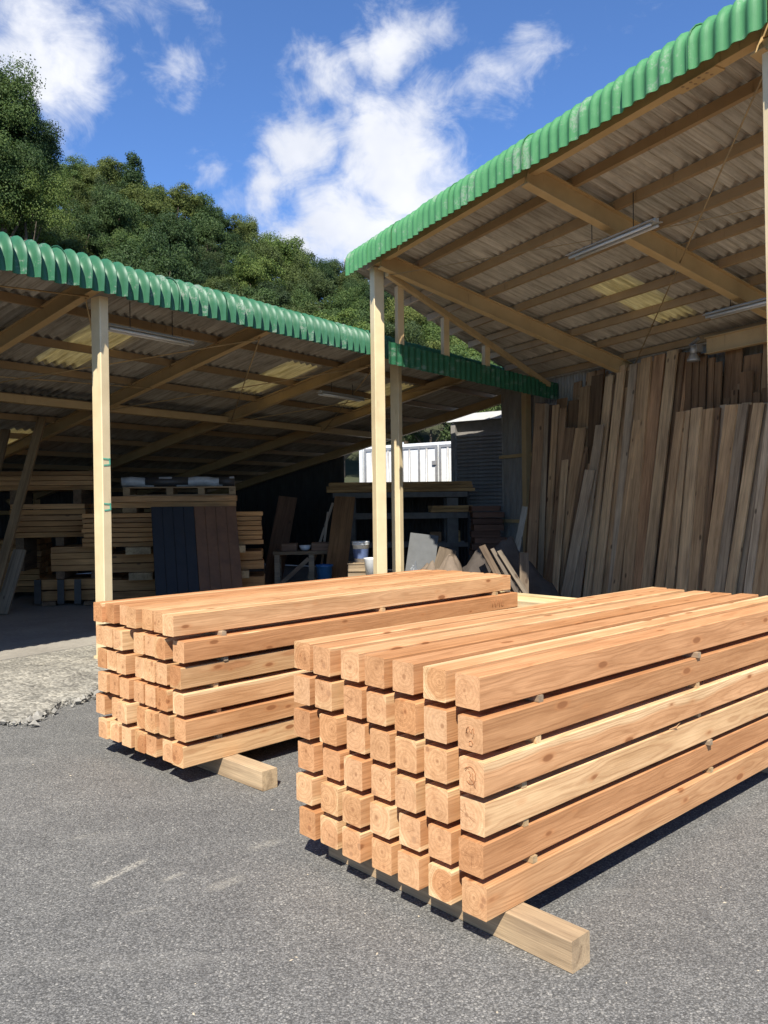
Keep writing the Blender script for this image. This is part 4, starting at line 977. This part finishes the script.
px_bearer(138, .875, .98, 12.1, .36, (.36, .26, .145), 'pale bearer block at mid height left of the two-tone panel')
px_bearer(234, .875, .98, 12.2, .32, (.36, .26, .145), 'pale bearer block at mid height right of the two-tone panel')
px_bearer(130, 1.49, 1.56, 12.3, .2, (.25, .17, .09), 'bearer under the topmost bundle, near the chalked post')
px_bearer(215, 1.49, 1.56, 12.3, .2, (.25, .17, .09), 'bearer under the topmost bundle, its free end')
px_bearer(48, .11, .17, 12.3, .2, (.17, .11, .065), 'dark bearer under the low bundle left of the chalked post')
px_bearer(90, .11, .17, 12.3, .2, (.17, .11, .065), 'dark bearer under the low bundle next to the chalked post')
px_bearer(60, .51, .62, 12.3, .12, (.17, .11, .065), 'dark spacer under the short panel block, outer side')
px_bearer(95, .51, .62, 12.3, .12, (.17, .11, .065), 'dark spacer under the short panel block, post side')
px_bearer(60, .995, 1.12, 12.6, .12, (.17, .11, .065), 'tall dark spacer carrying the spaced bundle, post side')
px_bearer(20, .6, 1.12, 12.7, .12, (.17, .11, .065), 'tall dark spacer carrying the spaced bundle, outer side')
px_bearer(15, 1.635, 1.86, 12.9, .12, (.17, .11, .065), 'spacer under the highest bundle, outer side', .9)
px_bearer(78, 1.635, 1.86, 12.9, .12, (.17, .11, .065), 'spacer under the highest bundle, post side', .9)
# straps hanging over the low bundle
for i, u in enumerate((37, 60, 77)):
    a = at(u, 507, 12.26)
    tag(link('strap', MB().box(a.x - .05, a.x + .05, a.y - .03, a.y - .012, .14, .50).mesh('strap'), M['darksteel']), 'dark cloth strip hanging over the low bundle, %s from the left' % ORD[i], 'strap', 'cloth strips on the low bundle')
# pallet and wrapped roll on top of the bundles
a = at(123, 507, 12.35); b = at(234, 507, 12.35); Lp = (b - a).length
pal = empty('pallet', (a.x, a.y, 1.738), ps, 'wooden pallet lying on top of the boards behind the two-tone panel', 'pallet')
for i in range(5): link('deck_board', MB().cbox(0, Lp, .02 + i * .2, .14 + i * .2, .118, .14).mesh('deck_board'), M['board'], pal, None, (.27, .19, .11))
for i in range(3): link('bottom_board', MB().cbox(0, Lp, .02 + i * .4, .14 + i * .4, .0, .02).mesh('bottom_board'), M['board'], pal, None, (.27, .19, .11))
for x in (0, Lp * .38, Lp * .66, Lp - .1):
    link('block', MB().box(x, x + .1, .02, .94, .0205, .1175).mesh('block'), M['board'], pal, None, (.29, .21, .12))
mb = MB()
pts_ = [Vector((.0 + Lp * 1.02 * i / 12, .3, 1.96 + .012 * math.sin(i * 1.7))) for i in range(13)]
ro = link('wrapped_bundle', mb.tube([Vector((p.x - .05, p.y, p.z - 1.96)) for p in pts_], .078, 10).mesh('wrapped_bundle'), M['foil'], None, (a.x, a.y, 1.957)); ro.rotation_euler.z = ps
tag(ro, 'long grey wrapped roll lying on the pallet above the boards', 'roll')
for (x0, x1) in ((.30, .95), (1.42, 1.66)):
    link('dark_band', MB().tube([(x0, .3, 0), (x1, .3, 0)], .082, 10).mesh('dark_band'), M['darksteel'], ro)
for i, u in enumerate((81, 135.5, 145)):
    q = at(u, 474, 15.5)
# two-tone stained panel
pb_ = at(160, 598, 11.5); psi = R(22); ex = Vector((math.cos(psi), math.sin(psi), 0)); ey = Vector((-math.sin(psi), math.cos(psi), 0))
pe = empty('stained_panel', (0, 0, 0), 0, 'large leaning board stained navy on one half and brown on the other', 'panel')
upv = (ey * .52 + Vector((0, 0, 1.50))); Hh = upv.length; upv.normalize(); nn = ex.cross(upv)
base = Vector((pb_.x, pb_.y, 0)) - ey * 0.07 + Vector((-.06, 0, .105))
for half, (x0, x1, mt) in enumerate(((0, .61, 'navy'), (.612, 1.24, 'brownstain'))):
    nb = 4; ww = (x1 - x0) / nb
    for i in range(nb):
        o = link('stained_plank', MB().cbox(0, Hh * .975, i * ww + .001, (i + 1) * ww - .001, -.015, .015, .003).mesh('stained_plank'), M[mt], pe)
        o.matrix_local = Matrix(((upv.x, ex.x, nn.x, base.x + ex.x * x0), (upv.y, ex.y, nn.y, base.y + ex.y * x0), (upv.z, ex.z, nn.z, base.z), (0, 0, 0, 1)))
# leaning poles and plank at the left
YL = 11.3
def lean_px(u0, v0, u1, v1, Y0, Y1, wpx, th, col, label, group=None, name='board', cat='board', floor=.105):
    p0, p1 = at(u0, v0, Y0), at(u1, v1, Y1); d = p1 - p0
    if floor is not None: p0 = p0 + d * ((floor - p0.z) / d.z)
    return board(p0, p1, (1, 0, 0), wpx * Y0 / F_PX, th, col, label, group, name, cat)
lean_px(2, 565, 42, 418, 11.2, 12.2, 9, .05, (.24, .16, .085), 'long rough pole leaning steeply at the left side of the shed', None, 'pole', 'pole')
lean_px(-25, 560, 6, 430, 11.4, 12.3, 9, .05, (.2, .135, .075), 'second leaning pole cut off by the picture edge', None, 'pole', 'pole')
lean_px(4, 605, 20, 550, 11.4, 11.8, 13, .04, (.27, .215, .155), 'short pale plank propped low at the left edge of the shed', None, 'plank', 'plank')

# workbench with clutter
wb = at(273, 552, 14.0); wb1 = at(344, 552, 14.0); Lw = wb1.x - wb.x
be = empty('workbench', (wb.x, wb.y, .1), R(4), 'old wooden workbench with trestle legs deep in the shed', 'workbench')
link('bench_top', MB().cbox(0, Lw, 0, .6, .62, .68).mesh('bench_top'), M['board'], be, None, (.22, .16, .10))
for x in (.02, Lw * .5, Lw - .12):
    for y in (.03, .5): link('leg', MB().box(x, x + .09, y, y + .07, .0, .62).mesh('leg'), M['board'], be, None, (.36, .28, .19))
link('brace', MB().beam((.1, .02, .1), (Lw * .5, .02, .55), .03, .07).mesh('brace'), M['board'], be, None, (.30, .22, .15))
def clutter(u0, u1, h, Y, z, col, label, name='wood_block', dep=.25):
    a_, b_ = at(u0, 507, Y), at(u1, 507, Y)
    o = link(name, MB().cbox(0, b_.x - a_.x, 0, dep, 0, h, .004).mesh(name), M['board'], None, (a_.x, a_.y, z), col); return tag(o, label, name.split('_')[-1])
clutter(281, 296, .13, 14.1, .782, (.24, .15, .10), 'dark wood block on the workbench left of the white bowl')
clutter(311, 335, .14, 14.1, .782, (.24, .15, .10), 'long dark wood block on the workbench right of the white bowl')
bw = at(304, 507, 14.15)
tag(link('bowl', MB().lathe([(.05, 0), (.085, .02), (.105, .09), (.098, .09), (.08, .03), (.0, .015)], 18).mesh('bowl'), M['plastic'], None, (bw.x, bw.y + .1, .782)), 'small white bowl standing on the workbench', 'bowl')
lean_px(279, 545, 288, 497, 15.1, 15.5, 19, .03, (.16, .09, .055), 'brown board standing behind the left end of the workbench')
lean_px(336, 572, 345, 497, 13.6, 14.6, 22, .025, (.22, .12, .055), 'wide brown panel leaning beside the white bucket', None, 'panel', 'panel')
lean_px(319, 545, 333, 503, 14.9, 15.2, 2.5, .03, (.5, .42, .32), 'thin pale stick leaning behind the workbench, the longer one', 'pale sticks behind the bench', 'stick', 'stick')
lean_px(324, 545, 328, 512, 14.9, 15.1, 2.2, .02, (.5, .42, .32), 'thin pale stick leaning behind the workbench, the shorter one', 'pale sticks behind the bench', 'stick', 'stick')
# bucket on a crate, blue bin, white tub
bk = at(361, 562, 13.0); zc = bk.z
cr0 = empty('crate', (bk.x - .2, bk.y - .2, .1), 0, 'low brown wooden crate carrying the white bucket', 'crate')
for i in range(4):
    for (y0, y1) in ((0, .02), (.40, .42)): link('slat', MB().box(0, .46, y0, y1, .02 + i * (zc - .12) / 4, .02 + (i + .85) * (zc - .12) / 4).mesh('slat'), M['board'], cr0, None, (.34, .26, .17))
    for (x0, x1) in ((0, .02), (.44, .46)): link('slat', MB().box(x0, x1, .021, .399, .02 + i * (zc - .12) / 4, .02 + (i + .85) * (zc - .12) / 4).mesh('slat'), M['board'], cr0, None, (.34, .26, .17))
link('lid', MB().box(-.01, .47, -.01, .43, zc - .12, zc - .102).mesh('lid'), M['board'], cr0, None, (.34, .26, .17))
bu = empty('bucket', (bk.x, bk.y, zc), 0, 'white plastic bucket with a blue printed label', 'bucket')
link('pail', MB().lathe([(.105, 0), (.13, .27), (.14, .27), (.14, .30), (.128, .30), (.10, .02), (0, .012)], 24).mesh('pail'), M['plastic'], bu)
link('lid', MB().lathe([(.143, .302), (.143, .33), (.13, .335), (0, .333)], 24).mesh('lid'), M['plastic'], bu)
lb = MB(); vs = []; seg = 14
for zz, rr in ((.06, .1125), (.21, .1265)):
    for k in range(seg + 1):
        t = -math.pi * .98 + math.pi * .95 * k / seg; vs.append((rr * math.cos(t), rr * math.sin(t), zz))
lb.add(vs, [(k, k + 1, seg + 2 + k, seg + 1 + k) for k in range(seg)], True); link('printed_label', lb.mesh('printed_label'), M['label'], bu)
bb = at(324.5, 580, 13.3)
bn = empty('bin', (bb.x, bb.y, .1), 0, 'blue plastic bin on the floor under the workbench end', 'bin')
link('tub', MB().lathe([(.10, 0), (.13, .47), (.145, .47), (.145, .50), (.125, .50), (.10, .02), (0, .015)], 22).mesh('tub'), M['blue'], bn)
tb = at(372, 576, 12.6)
tag(link('tub', MB().lathe([(.09, 0), (.12, .28), (.13, .30), (.112, .30), (.085, .02), (0, .015)], 20).mesh('tub'), M['plastic'], None, (tb.x, tb.y, tb.z - .02)), 'low white tub beside the crate behind the middle post', 'tub')
clutter(362, 380, tb.z - .122, 12.5, .10, (.25, .19, .13), 'brown wooden box under the white tub', 'wooden_box', .35)

# ---- rack of boards at the right-hand end
ry = 16.0
ra, rb = at(338, 507, ry), at(470, 507, ry); ex2 = Vector((1, 0, 0))
rk = empty('timber_rack', (ra.x, ra.y, .1), 0, 'heavy open rack carrying boards near the grey shutters', 'rack')
Lr = rb.x - ra.x
for x in (.1, Lr - .45):
    for y in (.05, .75): link('upright', MB().box(x, x + .22, y, y + .18, 0, 1.58).mesh('upright'), M['concpost'], rk)
for (z0, z1) in ((.62, .70), (1.18, 1.29), (1.60, 1.70)):
    for y in (-.02, .70): link('rail', MB().box(-.1, Lr - .05, y, y + .06, z0, z1).mesh('rail'), M['concpost'], rk)
def rackboards(n_lay, n_col, z0, h, x0, x1, phrase):
    for k in range(n_lay):
        for c in range(n_col):
            j0 = random.uniform(-.05, .05); y = ra.y + .0 + c * .2 + .09
            board((ra.x + x0 + j0, y, z0 + k * (h + .006) + h / 2), (ra.x + x1 + random.uniform(-.06, .06), y, z0 + k * (h + .006) + h / 2), (0, 1, 0), .185, h, shade((.40, .24, .10), random.uniform(.85, 1.15)), 'brown board on %s, %s layer, %s from the front' % (phrase, ['lower', 'middle', 'upper'][k + (3 - n_lay if n_lay < 3 else 0)], ORD[c]), 'boards on the rack')
rackboards(3, 4, 1.81, .06, -.2, Lr + .05, 'top of the open rack')
rackboards(2, 4, 1.40, .06, Lr - .75, Lr + .02, 'the middle shelf of the open rack')
clutter(430, 441, .2, 16.1, .81, (.22, .13, .07), 'dark wood block on the lowest rack shelf', 'wood_block', .3)
clutter(447, 460, .22, 16.1, .81, (.34, .22, .09), 'yellowish wood block on the lowest rack shelf beside the upright', 'wood_block', .3)
# stack of short red-brown boards right of the rack
sa = at(472, 507, 15.2)
for k in range(12):
    for c in range(2):
        x0 = sa.x + random.uniform(-.03, .03); z = .12 + k * .118
        board((x0, sa.y + c * .3, z + .05), (x0 + .55 + random.uniform(-.05, .06), sa.y + c * .3, z + .05), (0, 1, 0), .28, .095 if k > 8 else .112, shade((.20, .11, .075), random.uniform(.7, 1.2)), 'red-brown block stacked right of the rack, %s layer up, %s row' % (ORD[k], ['front', 'rear'][c]), 'blocks stacked right of the rack')
# grey panel, plastic bag
lean_px(420, 570, 424.5, 534.5, 12.3, 12.6, 29, .02, (.30, .31, .32), 'pale grey panel leaning behind the middle posts', None, 'panel', 'panel').data.materials[0] = M['greypanel']
def blob(name, c, rx, ry_, h, mat, seed, label, cat, ridge=0.0, zb=0.0):
    mb = MB(); NU, NV = 36, 16; vs = []
    for j in range(NV + 1):
        t = j / NV
        for i in range(NU):
            a = 2 * math.pi * i / NU
            rr = 1 - t; q = Vector((math.cos(a) * rr * 2.2 + seed, math.sin(a) * rr * 2.2, seed))
            k = 1 + .30 * noise.noise(q * .9) + .12 * noise.noise(q * 2.6)
            hh = h * (1 - rr ** 1.5) * (1 + ridge * noise.noise(q * 1.7)) + .06 * h * noise.noise(q * 5)
            vs.append((math.cos(a) * rr * rx * k, math.sin(a) * rr * ry_ * k, max(0, hh) if j else 0))
    fs = [(j * NU + i, j * NU + (i + 1) % NU, (j + 1) * NU + (i + 1) % NU, (j + 1) * NU + i) for j in range(NV) for i in range(NU)]
    o = link(name, mb.add(vs, fs, True).mesh(name), mat, None, (c.x, c.y, zb)); return tag(o, label, cat)
c = at(415, 575, 12.0); blob('plastic_bag', c, .12, .12, .26, M['bag'], 9.0, 'crumpled translucent plastic bag before the grey panel', 'bag', .8, c.z - .12)
clutter(404, 426, c.z - .223, 11.9, .10, (.2, .15, .1), 'dark box under the crumpled plastic bag', 'wooden_box', .35)
c = at(445, 580, 10.9); blob('sacking_heap', c, .62, .5, .86, M['tarp'], 2.0, 'heap of dusty pale sacking behind the smaller rear stack', 'heap', .45, .05)
c = at(500, 585, 11.6); blob('sacking_heap', c, .95, .6, .92, M['darktarp'], 5.0, 'wide dark covered heap before the leaning boards', 'heap', .3, .05)
PZ = 'loose planks on the covered heap'
lean_px(503, 585, 482, 546, 10.9, 11.2, 7, .03, (.13, .095, .065), 'dark plank leaning on the covered heap, nearest the pale sacking', PZ, 'plank', 'plank', .06)
lean_px(530, 600, 499, 551, 10.6, 11.0, 5, .03, (.17, .14, .105), 'pale plank slanting down across the covered heap', PZ, 'plank', 'plank', .06)
lean_px(515, 590, 492, 549, 10.75, 11.1, 4, .03, (.14, .115, .09), 'narrow plank slanting beside the pale one on the heap', PZ, 'plank', 'plank', .06)
lean_px(524, 600, 524, 553, 10.7, 10.9, 9, .05, (.17, .13, .09), 'short upright board stub before the leaning boards', PZ, 'plank', 'plank', .06)
lean_px(440, 575, 448, 549, 12.0, 12.2, 18, .02, (.15, .115, .08), 'small brown plywood offcut beside the grey panel')
# boards in the corner
lean_px(532, 545, 540, 404, 13.4, 13.8, 10, .05, (.30, .18, .095), 'reddish tall board standing in the dark corner, leftmost of three', 'corner boards', floor=.06)
lean_px(541, 545, 546, 404, 13.5, 13.8, 6, .04, (.36, .26, .16), 'pale-edged tall board standing in the dark corner, middle of three', 'corner boards', floor=.06)
lean_px(549, 545, 551, 405, 13.6, 13.9, 7, .05, (.18, .11, .07), 'dark tall board standing in the corner, next to the leaning boards', 'corner boards', floor=.06)
lean_px(517, 548, 525, 507, 13.2, 13.5, 6, .03, (.34, .30, .24), 'short grey-white plank propped against the shutters', floor=.06)

# ------------------------------------------------------------------ beyond the end of the left shed
sh0, sh1 = wL(11.45, -1.2), wL(11.45, 2.45)
dS = (sh1 - sh0); Ls = dS.length; dS.normalize(); angS = math.atan2(dS.y, dS.x)
hs = empty('storehouse', (sh0.x, sh0.y, 0), angS, 'grey storehouse with slatted roller shutters beyond the shed end', 'building')
mb = MB()
link('wall', MB().box(-1.5, Ls + .05, -1.3, -.06, 0, 3.3).mesh('wall'), M['shutter'], hs)
for q in (-1.5, .35, 1.6, Ls - .1):
    link('pilaster', MB().box(q, q + .11, -.059, .05, 0, 3.28).mesh('pilaster'), M['shutter'], hs)
for (x0, x1) in ((.46, 1.6), (1.71, Ls - .1)):
    f_ = link('shutter', MB().box(x0, x1, -.0585, -.03, .05, 3.05).mesh('shutter'), M['shutter'], hs)
    for i in range(38):
        sl = link('slat', MB().prism([(-.03, 0), (.0, .015), (.0, .055), (-.03, .07)], x0, x1).mesh('slat') if i == 0 else slat_me, M['shutter'], f_, (0, 0, .08 + i * .078))
        slat_me = sl.data
link('fascia', MB().box(-1.5, Ls + .08, -1.3, .10, 3.31, 3.46).mesh('fascia'), M['white'], hs)
# white container standing in the sun
c0 = wL(13.0, 2.6); ct = empty('container', (c0.x, c0.y, 0), angS, 'white container with door bars standing in sunlight past the rack', 'container')
link('shell', MB().box(0, 3.55, -2.3, -.03, .12, 3.05).mesh('shell'), M['white'], ct)
for i, x in enumerate((.1, 1.2, 2.35)):
    dr = link('door_panel', MB().box(x, x + 1.05, -.029, .02, .2, 2.98).mesh('door_panel'), M['white'], ct)
    for xx in (.28, .78): link('lock_rod', MB().tube([(x + xx, .075, .3), (x + xx, .075, 2.9)], .025, 8).mesh('lock_rod'), M['steel'], dr)
    fr_ = MB()
    for (a0, a1, b0, b1) in ((.0, 1.05, .2, .27), (.0, 1.05, 2.91, 2.98), (.0, .06, .27, 2.91), (.99, 1.05, .27, 2.91), (.06, .99, 1.5, 1.56), (.50, .55, .27, 1.5), (.50, .55, 1.56, 2.91)): fr_.box(x + a0, x + a1, .0205, .04, b0, b1)
    link('door_frame', fr_.mesh('door_frame'), M['steel'], dr)
    for zz in (.6, 1.3, 1.9, 2.5): link('hinge', MB().box(x + .02, x + .14, .0405, .06, zz, zz + .1).mesh('hinge'), M['steel'], dr)
for x in (0, 2.28, 3.5): link('corner_post', MB().box(x - .05, x + .05, -.06, .05, .0, 3.1).mesh('corner_post'), M['white'], ct)
